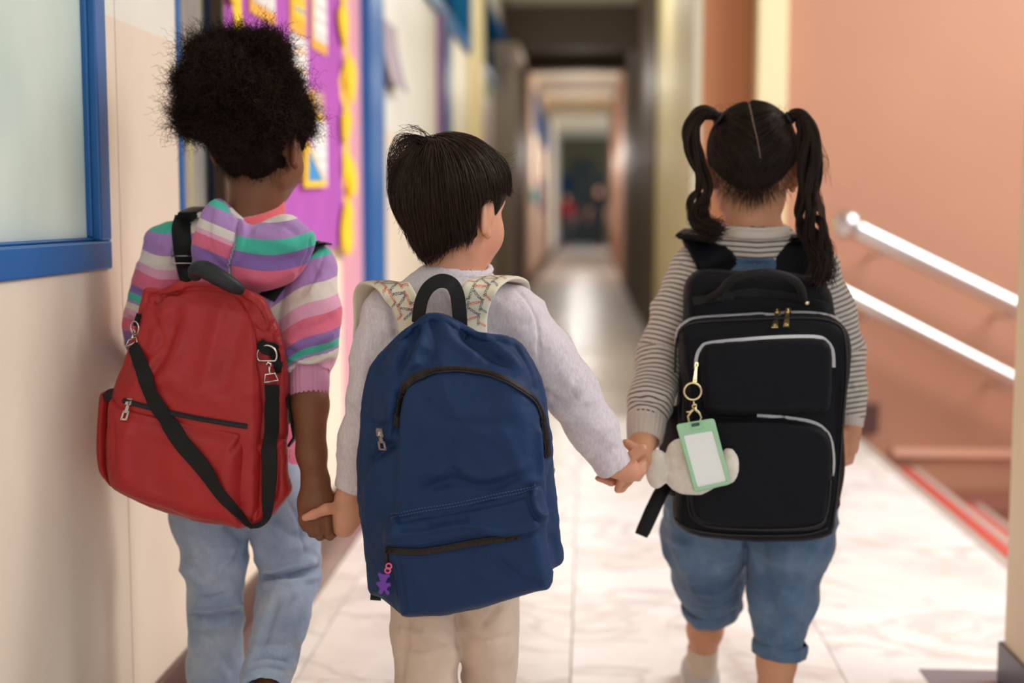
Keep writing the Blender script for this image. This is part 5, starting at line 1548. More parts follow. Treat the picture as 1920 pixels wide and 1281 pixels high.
# ------------------------------------------------------------------ red backpack
YR = 2.165
BASE[0] = P(366, 973, YR)
red = empty('backpack', BASE[0], 'red nylon backpack with a long black diagonal strap', 'backpack')
red_px = [(276, 541), (300, 539), (330, 531), (366, 527), (405, 530), (446, 540), (478, 551), (494, 560), (512, 590), (528, 640), (537, 690), (540, 740), (540, 800), (537, 850), (537, 900), (526, 948), (500, 976), (470, 985), (448, 986), (400, 979), (366, 973), (320, 960), (280, 944), (240, 928), (214, 908), (204, 860), (206, 800), (214, 740), (228, 690), (244, 650), (258, 600), (268, 562)]
ss = lambda a, b, x: np.clip((x - a) / (b - a), 0, 1) ** 2 * (3 - 2 * np.clip((x - a) / (b - a), 0, 1))
def rb(x, y, d):
    return -.030 * (1 - ss(540, 800, y)) + .010 * np.sin(np.clip((y - 540) / 250, 0, 1) * 3.14) * np.exp(-((x - 380) / 90.) ** 2) - .018 * ss(468, 500, x) * ss(560, 700, y)
red_st = [([(300, 560), (330, 540), (352, 534)], 8, .006), ([(286, 570), (318, 552), (340, 548)], 5, -.006), ([(278, 560), (270, 620), (250, 680)], 9, .006), ([(292, 590), (300, 640), (262, 690)], 9, -.005), ([(318, 560), (298, 620), (280, 680), (240, 740)], 12, .005), ([(330, 600), (312, 660), (276, 720)], 10, -.004), ([(360, 560), (340, 640), (300, 730)], 16, .004),
          ([(440, 545), (470, 580), (486, 640), (490, 700)], 7, -.004), ([(452, 548), (482, 570), (500, 600), (512, 660)], 10, .006), ([(484, 600), (500, 620), (520, 600)], 5, -.005), ([(490, 640), (496, 760), (490, 840)], 6, -.005), ([(470, 560), (440, 640), (410, 740)], 18, -.004), ([(420, 560), (400, 640), (380, 720)], 14, .004), ([(500, 566), (515, 620), (524, 680)], 6, -.003), ([(250, 690), (330, 720), (430, 760)], 16, .003)]
V1, Q1 = inflate('b', red_px, YR, .055, .045, .0024, None, red, st=red_st, wr=.0022, seed=61, back=.05, bump_fn=rb)
V1 = softn(V1, Q1, .0016, 30, 63)
np_mesh('bag_body', V1, Q1, M_red, red)
fp = [(207, 750), (222, 752), (260, 763), (310, 775), (370, 789), (430, 800), (462, 805), (466, 830), (464, 900), (459, 984), (430, 983), (366, 971), (300, 949), (250, 932), (214, 912), (206, 870), (204, 800)]
fst = [([(462, 812), (464, 900), (459, 980)], 4, -.003), ([(225, 770), (300, 788), (380, 802), (455, 818)], 4, .002), ([(240, 800), (232, 860), (236, 910)], 14, .004), ([(300, 820), (290, 880), (300, 930)], 20, -.003), ([(440, 830), (420, 900), (430, 970)], 16, .003), ([(206, 760), (214, 830), (212, 900)], 5, -.003), ([(460, 812), (445, 835), (430, 850)], 5, -.003)]
V2, Q2 = inflate('p', fp, 2.130, .034, .03, .0024, None, red, st=fst, wr=.0016, seed=62, back=.02)
np_mesh('front_pocket', V2, Q2, M_red, red)
sp1 = [(189, 741), (200, 733), (216, 729), (218, 742), (210, 756), (207, 800), (207, 870), (213, 912), (200, 900), (187, 880), (182, 840), (184, 790)]
V3, Q3 = inflate('s', sp1, 2.165, .024, .02, .0024, None, red, wr=.0012, seed=64, back=.04)
np_mesh('side_pocket', V3, Q3, M_red, red)
C = [P(191, 742, 2.135), P(202, 734, 2.132), P(215, 730, 2.13)]
m = MB(); V = []
for (x, y, Y) in ((190, 742, 2.150), (201, 731, 2.146), (217, 728, 2.142), (217, 748, 2.136), (207, 751, 2.136), (195, 752, 2.14)): V.append(P(x, y, Y))
V += [v + Vector((0, .014, 0)) for v in V]
m.add(V, [tuple(range(6)), tuple(range(11, 5, -1))] + [(i, (i + 1) % 6, 6 + (i + 1) % 6, 6 + i) for i in range(6)]).build('pocket_mouth', M_dark, red)
sp2 = [(478, 830), (500, 826), (534, 824), (540, 860), (541, 890), (547, 919), (536, 938), (520, 957), (498, 978), (472, 985), (470, 940), (474, 880)]
V4, Q4 = inflate('s', sp2, 2.135, .022, .02, .0024, None, red, st=[([(484, 840), (482, 900), (478, 976)], 4, -.005), ([(496, 836), (496, 900), (490, 970)], 5, .004), ([(524, 840), (522, 890), (512, 950)], 6, -.004)], wr=.0014, seed=65, back=.03)
np_mesh('side_pocket', V4, Q4, M_red, red)
bvr = bvh_many([(V1, Q1), (V2, Q2), (V3, Q3), (V4, Q4)])
z, C, N_ = zipline('zipper', bvr, [(232, 751), (300, 769), (380, 786), (464, 800)], .0085, .0035, M_dark, plain('black_teeth', srgb(34, 30, 40), .45), red, .002, 2.1)
pull_tab(bvr, 243, 756, 234, 790, 13, M_silver, red, 2.1)
# long strap with its rings
def on_strap(name, pts, widths, bv, mat, parent, lift, Y, th=.0022, sm=3):
    C, N_ = surf_path(bv, [p[:2] for p in pts], 6, lift, Y); C = smooth_path(C, sm)
    wd = np.interp(np.linspace(0, 1, len(C)), np.linspace(0, 1, len(widths)), widths) * Y / F
    return band(name, C, N_, list(wd), th, mat, parent)
on_strap('long_strap', [(254, 648), (270, 698), (292, 752), (336, 822), (378, 870), (404, 908), (424, 938), (448, 966), (474, 983)], [26, 29, 30, 34, 33, 28, 22, 16, 12], bvr, M_web, red, .006, 2.1)
on_strap('long_strap', [(507, 722), (507, 780), (506, 840), (504, 900), (501, 944), (494, 972), (474, 983)], [30, 30, 31, 29, 24, 16, 10], bvr, M_web, red, .0075, 2.1)
ring(on(bvr, 500, 666, .006, 2.1)[0], .0165, .0016, M_silver, 'd_ring', red, flat=-.55)
on_strap('ring_loop', [(486, 640), (498, 652), (512, 656), (522, 690), (524, 700)], [20, 26, 28, 22, 20], bvr, M_web, red, .004, 2.1)
def clip(px0, py0, px1, py1, bv, mat, parent, Y, lift=.006, w_=7):
    a, na = on(bv, px0, py0, lift, Y); b, nb = on(bv, px1, py1, lift, Y); t = (b - a).normalized(); x = t.cross(na).normalized()
    m = MB().tube([a + x * .004, a - t * .004, a - x * .004, a + t * .004 - x * .003], .0013, 8)
    m.tube([a + t * .003, a * .45 + b * .55], [.0018, .0024], 8)
    m.tube([a * .45 + b * .55 - x * .008, b - x * .0115, b + x * .0115, a * .45 + b * .55 + x * .008], .0014, 8, True)
    return m.build('strap_clip', mat, parent, smooth=True)
clip(502, 684, 506, 716, bvr, M_silver, red, 2.1)
ring(on(bvr, 257, 616, .006, 2.1)[0] , .011, .0014, M_silver, 'd_ring', red, nrm=(-.6, -.8, 0))
clip(255, 624, 253, 646, bvr, M_silver, red, 2.1)
on_strap('ring_loop', [(263, 588), (260, 600), (257, 612)], [10, 12, 12], bvr, M_web, red, .004, 2.1)
# handle: a padded dark loop lying on top
HC_ = spline([(366, 520, 2.135), (368, 507, 2.125), (384, 506, 2.112), (410, 520, 2.105), (436, 536, 2.11), (452, 544, 2.125)], 8)
MB().tube([P(*q) for q in HC_], [.008 + .007 * math.sin(math.pi * min(1, i / (len(HC_) - 1) * .9 + .08)) for i in range(len(HC_))], 14).build('top_handle', plain('padded_dark_handle', srgb(30, 32, 38), .55, bump=.2, bs=300), red, smooth=True)
# shoulder straps: up over the hoodie, down in front and back under the arm
bvh_hoodie = bvh_many([world_mesh(hoodie)])
def shoulder_strap(bvc, back_px, Yb, front, width, th, mat, parent, name='shoulder_strap', lift=.003):
    C, N_ = surf_path(bvc, back_px, 6, lift, Yb); C = smooth_path(C, 2)
    fr = [Vector(p) for p in front]
    ctl = [tuple(c) for c in C[::3]] + [tuple(p) for p in fr]
    sp = [Vector(p) for p in spline(ctl, 5)]
    A = [Vector((1, 0, 0))] * len(sp)
    m = MB().ribbon(sp, A, width, th)
    return m.build(name, mat, parent, smooth=True, auto=50), sp
def front_path(top, sx, drop=.30, out=.02, dep=.17, back=None, inn=.02):
    t = Vector(top)
    p = [t + Vector((-sx * inn, .05, .0)), t + Vector((-sx * inn * 1.6, .09, -.03)), t + Vector((-sx * inn * 1.8, dep - .03, -.10)), t + Vector((sx * (out), dep - .05, -.20)), t + Vector((sx * (out + .02), .06, -drop))]
    if back is not None: p.append(Vector(back))
    return p
top = P(340, 390, 2.285)
shoulder_strap(bvh_hoodie, [(360, 526), (350, 500), (344, 470), (341, 440), (342, 414), (346, 398)], 2.23, front_path(P(348, 390, 2.30), -1, .30, .0, .14, P(262, 800, 2.2)), .033, .003, M_web, red)
# slider on the strap
p, nn = on(bvh_hoodie, 343, 478, .006, 2.23)
m = MB()
hw, hh = .0185, .0125
c4 = [p + Vector((-hw, 0, -hh)), p + Vector((hw, 0, -hh)), p + Vector((hw, 0, hh)), p + Vector((-hw, 0, hh))]
m.tube(c4, .0014, 8, True); m.tube([p + Vector((-hw, 0, 0)), p + Vector((hw, 0, 0))], .0013, 8)
m.build('strap_slider', plain('dark_silver', srgb(170, 165, 160), .25, metal=1), red, smooth=True)
shoulder_strap(bvh_hoodie, [(500, 560), (536, 506), (566, 476), (588, 462), (602, 460)], 2.22, front_path(P(604, 458, 2.30), 1, .28, -.08, .12, P(520, 800, 2.24), .035), .033, .003, M_web, red)
MB().ribbon([P(538, 742, 2.17), P(546, 765, 2.175), P(550, 800, 2.18), P(552, 822, 2.175), P(540, 838, 2.17)], [Vector((0, 1, 0))] * 5, .028, .003).build('lower_strap', M_web, red, smooth=True)
MB().tube([P(538, 836, 2.16), P(546, 842, 2.16), P(543, 858, 2.16), P(536, 852, 2.16)], .0013, 8, True).build('strap_slider', M_silver, red, smooth=True)

# ------------------------------------------------------------------ navy backpack
YN = 1.995
BASE[0] = P(860, 1150, YN)
nav = empty('backpack', BASE[0], 'navy canvas backpack with printed cream straps on the back of the middle child', 'backpack')
nav_px = [(780, 603), (796, 590), (815, 586), (836, 590), (853, 599), (874, 611), (896, 621), (922, 624), (947, 627), (968, 636), (984, 650), (1001, 680), (1015, 712), (1026, 760), (1034, 818), (1040, 880), (1047, 960), (1055, 1044), (1046, 1058), (1034, 1066), (1020, 1096), (915, 1128), (853, 1142), (780, 1146), (748, 1138), (716, 1116), (693, 1104), (688, 1050), (685, 1010), (676, 960), (671, 900), (673, 840), (679, 770), (688, 704), (702, 676), (721, 655), (742, 632), (762, 616)]
def nb(x, y, d):
    arch = np.interp(x, [735, 745, 756, 778, 821, 871, 928, 972, 1003, 1018, 1025], [860, 800, 730, 707, 696, 695, 706, 729, 752, 784, 860])
    inside = ss(-14, 6, y - arch) * ss(735, 752, x) * (1 - ss(1018, 1030, x))
    return -.038 * (1 - ss(586, 800, y)) + .010 * inside - .010 * (1 - ss(690, 745, x)) + .006 * np.exp(-((x - 880) / 90.) ** 2 - ((y - 820) / 110.) ** 2) - .012 * ss(1028, 1046, x)
nav_st = [([(746, 820), (742, 790), (752, 745), (770, 716), (810, 700)], 5, -.006), ([(735, 820), (732, 770), (745, 720), (765, 690), (800, 680)], 10, .006), ([(788, 600), (770, 640), (752, 690), (740, 760)], 9, -.007), ([(775, 612), (752, 650), (728, 700)], 12, .006), ([(800, 596), (792, 640), (772, 680)], 8, .005), ([(820, 592), (850, 640), (900, 670)], 12, .005), ([(812, 600), (815, 650), (800, 678)], 10, -.004),
          ([(860, 604), (880, 640), (930, 672), (970, 690)], 10, -.006), ([(900, 624), (940, 660), (985, 700)], 10, .005), ([(960, 636), (990, 690), (1006, 740)], 8, -.003), ([(740, 830), (712, 850), (690, 870)], 8, -.006), ([(745, 815), (716, 820), (694, 845)], 8, .005), ([(700, 860), (688, 940), (686, 1010)], 8, .004), ([(690, 760), (694, 830), (688, 900)], 6, -.004), ([(738, 790), (712, 800), (690, 790)], 7, -.004),
          ([(780, 740), (840, 790), (900, 796), (960, 790)], 12, -.0025), ([(800, 900), (850, 870), (900, 895), (960, 880)], 12, .004), ([(790, 920), (850, 905), (920, 912), (990, 886)], 10, -.005), ([(850, 820), (840, 860), (860, 900)], 14, -.003), ([(940, 800), (960, 850), (980, 890)], 14, .003), ([(1018, 780), (1024, 830), (1026, 862)], 5, -.012), ([(1010, 800), (1012, 850), (1016, 890)], 6, .005), ([(1034, 830), (1030, 920), (1036, 1040)], 6, -.006), ([(1044, 900), (1044, 980), (1050, 1040)], 5, .004)]
V1, Q1 = inflate('b', nav_px, YN, .075, .05, .0025, None, nav, st=nav_st, wr=.0022, seed=71, back=.04, bump_fn=nb)
V1 = softn(V1, Q1, .0016, 28, 73)
np_mesh('bag_body', V1, Q1, M_navy, nav)
pk = [(722, 975), (732, 961), (760, 952), (800, 946), (850, 938), (900, 928), (950, 918), (990, 908), (1010, 905), (1018, 914), (1022, 934), (1029, 956), (1030, 972), (1026, 1000), (1034, 1050), (1034, 1099), (1000, 1110), (915, 1134), (853, 1149), (800, 1153), (759, 1154), (748, 1138), (742, 1100), (735, 1060), (722, 1034), (716, 1004)]
def pb(x, y, d):
    zy = np.interp(x, [720, 790, 884, 978, 1030], [1032, 1036, 1020, 1004, 990])
    return .009 * ss(960, 1000, y) * (1 - ss(-22, -8, y - zy)) - .004 * np.exp(-((y - zy) / 9.) ** 2) + .004 * ss(0, 40, y - zy)
pk_st = [([(728, 984), (780, 972), (850, 960), (930, 946), (1005, 924)], 3, -.0025), ([(722, 1004), (790, 1000), (870, 986), (940, 998), (990, 990), (1026, 970)], 6, .005), ([(736, 970), (742, 990), (728, 1008)], 6, .005), ([(1006, 912), (998, 940), (1012, 966), (1028, 962)], 6, .005), ([(990, 930), (1000, 960), (1016, 984)], 5, -.005), ([(800, 980), (830, 975), (880, 970)], 9, -.003),
         ([(880, 1060), (930, 1090), (1000, 1060)], 14, .003), ([(920, 1040), (970, 1080), (1024, 1100)], 9, -.003), ([(760, 1060), (800, 1110), (790, 1146)], 14, .003), ([(746, 1040), (752, 1090), (760, 1146)], 5, -.003)]
V2, Q2 = inflate('p', pk, 1.932, .030, .022, .0024, None, nav, st=pk_st, wr=.0018, seed=72, back=.03, bump_fn=pb)
np_mesh('front_pocket', V2, Q2, M_navy, nav)
bvn = bvh_many([(V1, Q1), (V2, Q2)]); bvn2 = bvh_of(V2, Q2)
z, C, N_ = zipline('zipper', bvn, [(743, 800), (746, 768), (752, 742), (762, 722), (778, 709), (800, 700), (821, 696), (848, 694), (871, 695), (900, 699), (928, 706), (952, 717), (972, 729), (990, 741), (1004, 756), (1014, 778), (1020, 805), (1024, 832), (1026, 858)], 0.0115, .0052, M_dark, M_zipbr, nav, .003, 1.93)
zipline('zipper', bvn, [(728, 1031), (760, 1034), (790, 1034), (840, 1027), (884, 1018), (930, 1011), (974, 1004)], 0.010, .005, M_dark, M_zipbr, nav, .003, 1.92)
pull_tab(bvn, 718, 816, 727, 849, 15, M_silver, nav, 1.95, lift=.006, face=(-.25, -1, .1))
pull_tab(bvn2, 728, 1031, 726, 1060, 8, M_zipbr, nav, 1.92, lift=.003, hole=False)
# stitched rows on the pocket
def stitches(bv, pts, parent, mat, Y, n=10, gap=.0045, ln=.0026):
    C, N_ = surf_path(bv, pts, n, .0014, Y); m = MB(); acc = 0
    for i in range(len(C) - 1):
        L = (C[i + 1] - C[i]).length; t = (C[i + 1] - C[i]).normalized()
        while acc < L:
            p = C[i] + t * acc; m.tube([p, p + t * ln * .5 + N_[i] * .0004, p + t * ln], .0004, 4); acc += gap
        acc -= L
    o = m.build('stitching', mat, parent); o['kind'] = 'stuff'; return o
M_thread = plain('pale_blue_thread', srgb(92, 116, 158), .8)
stitches(bvn, [(734, 966), (780, 955), (850, 944), (930, 927), (1006, 911)], nav, M_thread, 1.92)
stitches(bvn, [(734, 972), (780, 961), (850, 950), (930, 933), (1006, 917)], nav, M_thread, 1.92)
# carry handle
HC_ = [(784, 606, 2.00), (786, 585, 1.995), (791, 562, 1.99), (802, 541, 1.985), (818, 529, 1.985), (834, 527, 1.985), (848, 534, 1.985), (857, 552, 1.99), (861, 580, 1.995), (863, 612, 2.0)]
sp = [P(*q) for q in spline(HC_, 5)]
band('carry_handle', sp, [Vector((.28 * (1 if i > len(sp) / 2 else -1), -1, .35)).normalized() for i in range(len(sp))], .0225, .0026, M_web, nav)
# printed straps
M_strap = nylon('cream_printed_cotton', srgb(226, 216, 194), .85, weave=1500, wr=.2)
INK = {'o': plain('orange_print', srgb(226, 96, 56), .8), 'n': plain('navy_print', srgb(52, 66, 112), .8), 'g': plain('green_print', srgb(86, 112, 104), .8)}
def word_mesh(txt):
    c = bpy.data.curves.new('word', 'FONT'); c.body = txt; c.size = 1.0; c.align_x = 'CENTER'; c.align_y = 'CENTER'; c.resolution_u = 1; c.offset = .025
    o = bpy.data.objects.new('word', c); COL.objects.link(o)
    bpy.context.view_layer.update()
    me = bpy.data.meshes.new_from_object(o.evaluated_get(bpy.context.evaluated_depsgraph_get()))
    V = np.array([v.co[:2] for v in me.vertices]); Fs = [tuple(p.vertices) for p in me.polygons]
    bpy.data.objects.remove(o); bpy.data.curves.remove(c); bpy.data.meshes.remove(me)
    return V / (V[:, 0].max() - V[:, 0].min()), Fs
WORD = word_mesh('UPCYCLiNG')
def printed_strap(ctl, width, th, parent, phase):
    sp = spline([tuple(P(*q[:3])) for q in ctl], 10); C = [Vector(p) for p in sp]
    tw = np.interp(np.linspace(0, 1, len(C)), np.linspace(0, 1, len(ctl)), [q[3] for q in ctl])
    L = np.concatenate([[0], np.cumsum(np.linalg.norm(np.diff(sp, axis=0), axis=1))])
    fr = []
    for i in range(len(C)):
        t = (C[min(i + 1, len(C) - 1)] - C[max(i - 1, 0)]).normalized()
        a = Vector((math.cos(tw[i]), math.sin(tw[i]), 0)); a = (a - t * a.dot(t)).normalized(); n_ = a.cross(t).normalized()
        fr.append((t, a, n_))
    if fr[2][2].y > 0: fr = [(t, a, -n_) for t, a, n_ in fr]
    K = 10; V = []
    for i in range(len(C)):
        t, a, n_ = fr[i]
        for k in range(2 * K):
            an = math.pi * k / K
            V.append(C[i] + a * (width / 2) * math.cos(an) + n_ * (th / 2) * (abs(math.sin(an)) ** .6) * (1 if math.sin(an) >= 0 else -1))
    n2 = 2 * K
    Fs = [(i * n2 + k, i * n2 + (k + 1) % n2, (i + 1) * n2 + (k + 1) % n2, (i + 1) * n2 + k) for i in range(len(C) - 1) for k in range(n2)]
    Fs += [tuple(range(n2))[::-1], tuple((len(C) - 1) * n2 + k for k in range(n2))]
    s = MB().add(V, Fs).build('shoulder_strap', M_strap, parent, smooth=True, auto=60)
    def at(u, l):
        i = int(np.clip(np.searchsorted(L, l) - 1, 0, len(C) - 2)); f = (l - L[i]) / max(L[i + 1] - L[i], 1e-9)
        c = C[i].lerp(C[i + 1], f); a = fr[i][1].lerp(fr[i + 1][1], f); n_ = fr[i][2].lerp(fr[i + 1][2], f)
        h = (th / 2) * max(0.0, 1 - (2 * u / width) ** 2) ** .3
        return c + a * u + n_ * (h + .0007)
    inks = {k: MB() for k in INK}
    WV, WF = WORD
    def word(u0, l0, ang, ink, size=.021, hs=1.45):
        ca, sa = math.cos(ang), math.sin(ang)
        uv = WV * size * np.array((1, hs)); U = u0 + uv[:, 0] * ca - uv[:, 1] * sa; Lw = l0 + uv[:, 0] * sa + uv[:, 1] * ca
        if Lw.min() < .004 or Lw.max() > L[-1] - .004: return
        ok = [f for f in WF if all(abs(U[i]) < width * .47 for i in f)]
        if not ok: return
        inks[ink].add([at(float(np.clip(u, -width * .47, width * .47)), float(l)) for u, l in zip(U, Lw)], ok)
    step = .025; k = 0
    l = .008
    while l < L[-1] * .8:
        word(-.0105, l + .004, math.pi / 2, 'o' if phase == 0 else 'g', .0215)
        word(.0105, l + .014, math.pi / 2, 'o' if phase == 0 else 'g', .0215)
        word(.0, l + .0015, math.radians(-24), 'n', .021); word(.0, l + .0145, math.radians(26), 'n' if phase == 0 else 'o', .021)
        word(-.0185, l + .0145, math.radians(26), 'n' if k % 2 else 'o', .019); word(.0185, l + .004, math.radians(-24), 'n' if k % 2 else 'o', .019)
        l += step; k += 1
    for k_, m in inks.items():
        if m.v: m.build('printed_lettering', INK[k_], s, recalc=False)
    return s
printed_strap([(774, 618, 2.04, -.3), (768, 592, 2.042, -.25), (755, 562, 2.04, -.2), (738, 541, 2.048, -.1), (714, 531, 2.085, .2), (694, 536, 2.13, .7), (683, 560, 2.16, 1.0), (679, 600, 2.17, 1.2), (677, 650, 2.175, 1.2), (682, 740, 2.18, 1.2), (700, 860, 2.14, 1.2), (705, 960, 2.04, 1.0)], .047, .009, nav, 0)
printed_strap([(884, 624, 2.04, .3), (884, 596, 2.042, .3), (890, 566, 2.04, .25), (902, 540, 2.044, .15), (926, 524, 2.075, .0), (954, 523, 2.12, -.3), (968, 540, 2.18, -.6), (968, 600, 2.225, -.6), (975, 700, 2.22, -.8), (1000, 800, 2.15, -1.2), (1030, 900, 2.05, -1.2)], .050, .009, nav, 1)
MB().ribbon([P(706, 1096, 2.02), P(705, 1112, 2.015), P(704, 1126, 2.012)], Vector((1, 0, .05)), .017, .003).build('strap_end', M_web, nav)
# purple charm
bvc = bvn
BASE[0] = P(727, 1062, 1.90)
ch = empty('bag_charm', BASE[0], 'small purple rubber bear shaped charm on a pink link at the navy backpack pocket', 'charm')
def cpt(x, y, d=0): return P(x, y, 1.902 + d)
g = Field(np.array(cpt(700, 1125)) - .012, np.array(cpt(745, 1070)) + .012, .0011)
def cb(x, y, r, k=.003): 
    p = cpt(x, y); g.cap((p.x, p.y - .002, p.z), (p.x, p.y + .002, p.z), r * 1.9 / F, r * 1.9 / F, k)
for x, y, r in ((719, 1084, 8), (712, 1077, 4), (728, 1079, 4), (719, 1099, 9), (709, 1094, 4), (730, 1096, 4), (714, 1110, 4.5), (727, 1111, 4.5)): cb(x, y, r)
g.d = np.maximum(g.d, (np.abs(g.ax[1] - cpt(719, 1095).y) - .0032)[None, :, None].astype(np.float32))
V, Q = g.mesh(2); np_mesh('bear_shape', V, Q, plain('purple_rubber', srgb(104, 52, 160), .45), ch)
m = MB()
for (x, y, r) in ((729, 1062, 5), (727, 1070, 5)):
    m.tube([cpt(x + r * math.cos(a), y + r * math.sin(a), -.002 * math.cos(a)) for a in np.linspace(0, 6.283, 13)[:-1]], .0012, 8, True)
m.build('link', plain('pink_plastic', srgb(240, 110, 150), .35), ch, smooth=True)

# ------------------------------------------------------------------ black backpack
YK = 2.355
BASE[0] = P(1412, 1010, YK)
blk = empty('backpack', BASE[0], 'black nylon backpack with silver zips on the back of the pigtailed child', 'backpack')
up_px = [(1280, 600), (1279, 560), (1284, 530), (1300, 511), (1326, 504), (1362, 504), (1410, 508), (1470, 510), (1520, 518), (1546, 532), (1558, 552), (1563, 580), (1572, 640), (1578, 760), (1570, 900), (1560, 960), (1400, 985), (1275, 950), (1270, 800), (1274, 680)]
V0, Q0 = inflate('b', up_px, 2.385, .040, .025, .0028, None, blk, st=[([(1295, 560), (1340, 556), (1420, 552), (1500, 562), (1555, 580)], 6, -.003), ([(1335, 512), (1380, 516), (1420, 525)], 3, .002)], wr=.0016, seed=80, back=.025)
np_mesh('back_compartment', V0, Q0, M_black, blk)
bk_px = [(1268, 640), (1269, 620), (1280, 604), (1306, 596), (1385, 591), (1450, 588), (1509, 587), (1554, 592), (1576, 604), (1589, 622), (1593, 650), (1591, 690), (1585, 760), (1578, 830), (1572, 900), (1565, 960), (1563, 985), (1552, 1000), (1509, 1010), (1413, 1012), (1330, 1007), (1300, 1000), (1270, 984), (1262, 966), (1262, 940), (1270, 860), (1276, 790), (1279, 730), (1272, 680)]
def kb(x, y, d): return -.012 * (1 - ss(590, 640, y))
V1, Q1 = inflate('b', bk_px, 2.350, .050, .018, .0028, None, blk, st=[([(1282, 690), (1290, 780), (1288, 900)], 5, -.003), ([(1572, 700), (1570, 800), (1566, 900)], 5, -.003)], wr=.0016, seed=81, back=.03, bump_fn=kb)
np_mesh('bag_body', V1, Q1, M_black, blk)
def rrect(x0, y0, x1, y1, r, skew=0):
    p = []
    for (cx, cy, a0) in ((x1 - r, y0 + r, -90), (x1 - r, y1 - r, 0), (x0 + r, y1 - r, 90), (x0 + r, y0 + r, 180)):
        for a in (0, 30, 60, 90):
            t = math.radians(a0 + a); p.append((cx + r * math.cos(t), cy + r * math.sin(t) + skew * (cx - x0)))
    return p
uppk = [(1312, 668), (1318, 650), (1334, 643), (1400, 638), (1470, 634), (1530, 634), (1550, 640), (1559, 660), (1559, 700), (1557, 750), (1550, 768), (1530, 772), (1430, 777), (1345, 777), (1325, 770), (1317, 750), (1313, 700)]
V2, Q2 = inflate('p', uppk, 2.302, .022, .012, .0024, None, blk, wr=.001, seed=82, back=.02, st=[([(1322, 756), (1340, 766), (1430, 767), (1530, 762), (1548, 748)], 4, .003)])
np_mesh('upper_pocket', V2, Q2, M_black, blk)
lopk = [(1296, 800), (1304, 786), (1330, 782), (1420, 780), (1480, 784), (1520, 791), (1544, 803), (1557, 826), (1561, 860), (1558, 900), (1552, 950), (1545, 980), (1520, 992), (1440, 995), (1350, 990), (1310, 980), (1296, 960), (1291, 920), (1292, 860)]
V3, Q3 = inflate('p', lopk, 2.302, .026, .014, .0024, None, blk, wr=.0012, seed=83, back=.02, st=[([(1304, 960), (1330, 976), (1440, 982), (1530, 974), (1545, 955)], 4, .003)])
np_mesh('lower_pocket', V3, Q3, M_black, blk)
bvk = bvh_many([(V0, Q0), (V1, Q1), (V2, Q2), (V3, Q3)])
M_tape = plain('black_tape', srgb(16, 15, 20), .6)
zipline('zipper', bvk, [(1270, 640), (1273, 622), (1284, 609), (1308, 599), (1385, 594), (1450, 590), (1509, 589), (1552, 594), (1574, 605)], .006, .0052, M_silvertape, M_silvertape, blk, .003, 2.3)
zipline('zipper', bvk, [(1304, 690), (1306, 668), (1314, 652), (1330, 643), (1400, 636), (1470, 632), (1530, 632), (1550, 640), (1561, 658), (1563, 688)], .006, .0052, M_silvertape, M_silvertape, blk, .002, 2.29)
zipline('zipper', bvk, [(1420, 779), (1480, 784), (1518, 790), (1542, 802), (1556, 824), (1561, 858), (1560, 890)], .006, .0052, M_silvertape, M_silvertape, blk, .002, 2.29)
def piping(pts, r=.0022, closed=False):
    C, N_ = surf_path(bvk, pts, 6, .0012, 2.3); C = smooth_path(C, 2)
    MB().tube(C, r, 8, closed).build('piping', M_tape, blk, smooth=True)
piping([(1266, 700), (1268, 650), (1276, 622), (1300, 607), (1385, 601), (1509, 597), (1560, 604), (1582, 626), (1587, 690), (1580, 780), (1571, 900), (1560, 985)])
piping([(1266, 972), (1290, 990), (1340, 1000), (1420, 1004), (1510, 1002), (1552, 990)])
piping([(1290, 880), (1290, 940), (1300, 974), (1340, 988), (1430, 992), (1520, 988), (1548, 968), (1556, 900)])
pull_tab(bvk, 1458, 591, 1451, 617, 12, M_gold, blk, 2.29, lift=.006, hole=False); pull_tab(bvk, 1478, 590, 1472, 616, 12, M_gold, blk, 2.29, lift=.006, hole=False)
pull_tab(bvk, 1305, 684, 1302, 716, 7, M_gold, blk, 2.28, lift=.006, hole=False)
# handle with rivets
HC_ = spline([(1330, 560, 2.335), (1350, 548, 2.318), (1366, 530, 2.30), (1384, 520, 2.29), (1410, 514, 2.285), (1440, 512, 2.285), (1470, 517, 2.29), (1490, 526, 2.30), (1502, 542, 2.315), (1506, 560, 2.33)], 5)
MB().tube([P(*q) for q in HC_], [.0075] * len(HC_), 12).build('top_handle', M_web, blk, smooth=True)
on_strap('handle_base', [(1300, 566), (1340, 558), (1380, 552), (1420, 550), (1470, 554), (1520, 565), (1556, 580)], [18, 20, 20, 20, 20, 20, 18], bvk, M_web, blk, .002, 2.33)
for x, y in ((1344, 552), (1513, 564)):
    p, nn = on(bvk, x, y, .008, 2.32); MB().sphere(p, (.004, .002, .004), 14, 8).build('rivet', M_gold, blk, smooth=True)
# shoulder straps
bvh_top2 = bvh_many([world_mesh(top2)])
def wide_strap(pts, front, width, side):
    C, N_ = surf_path(bvh_top2, [p[:2] for p in pts], 5, .006, 2.41); C = smooth_path(C, 2)
    ctl = [tuple(c) for c in C[::2]] + [tuple(p) for p in front]
    sp = [Vector(p) for p in spline(ctl, 5)]
    s = MB().ribbon(sp, [Vector((1, 0, .12 * side))] * len(sp), width, .010).build('shoulder_strap', M_black, blk, smooth=True, auto=60)
    for sg in (-1, 1):
        MB().tube([p + (Vector((1, 0, .12 * side)) - (sp[min(i + 1, len(sp) - 1)] - sp[max(i - 1, 0)]).normalized() * Vector((1, 0, .12 * side)).dot((sp[min(i + 1, len(sp) - 1)] - sp[max(i - 1, 0)]).normalized())).normalized() * sg * width * .5 for i, p in enumerate(sp)], .0024, 6).build('strap_piping', M_tape, s, smooth=True)
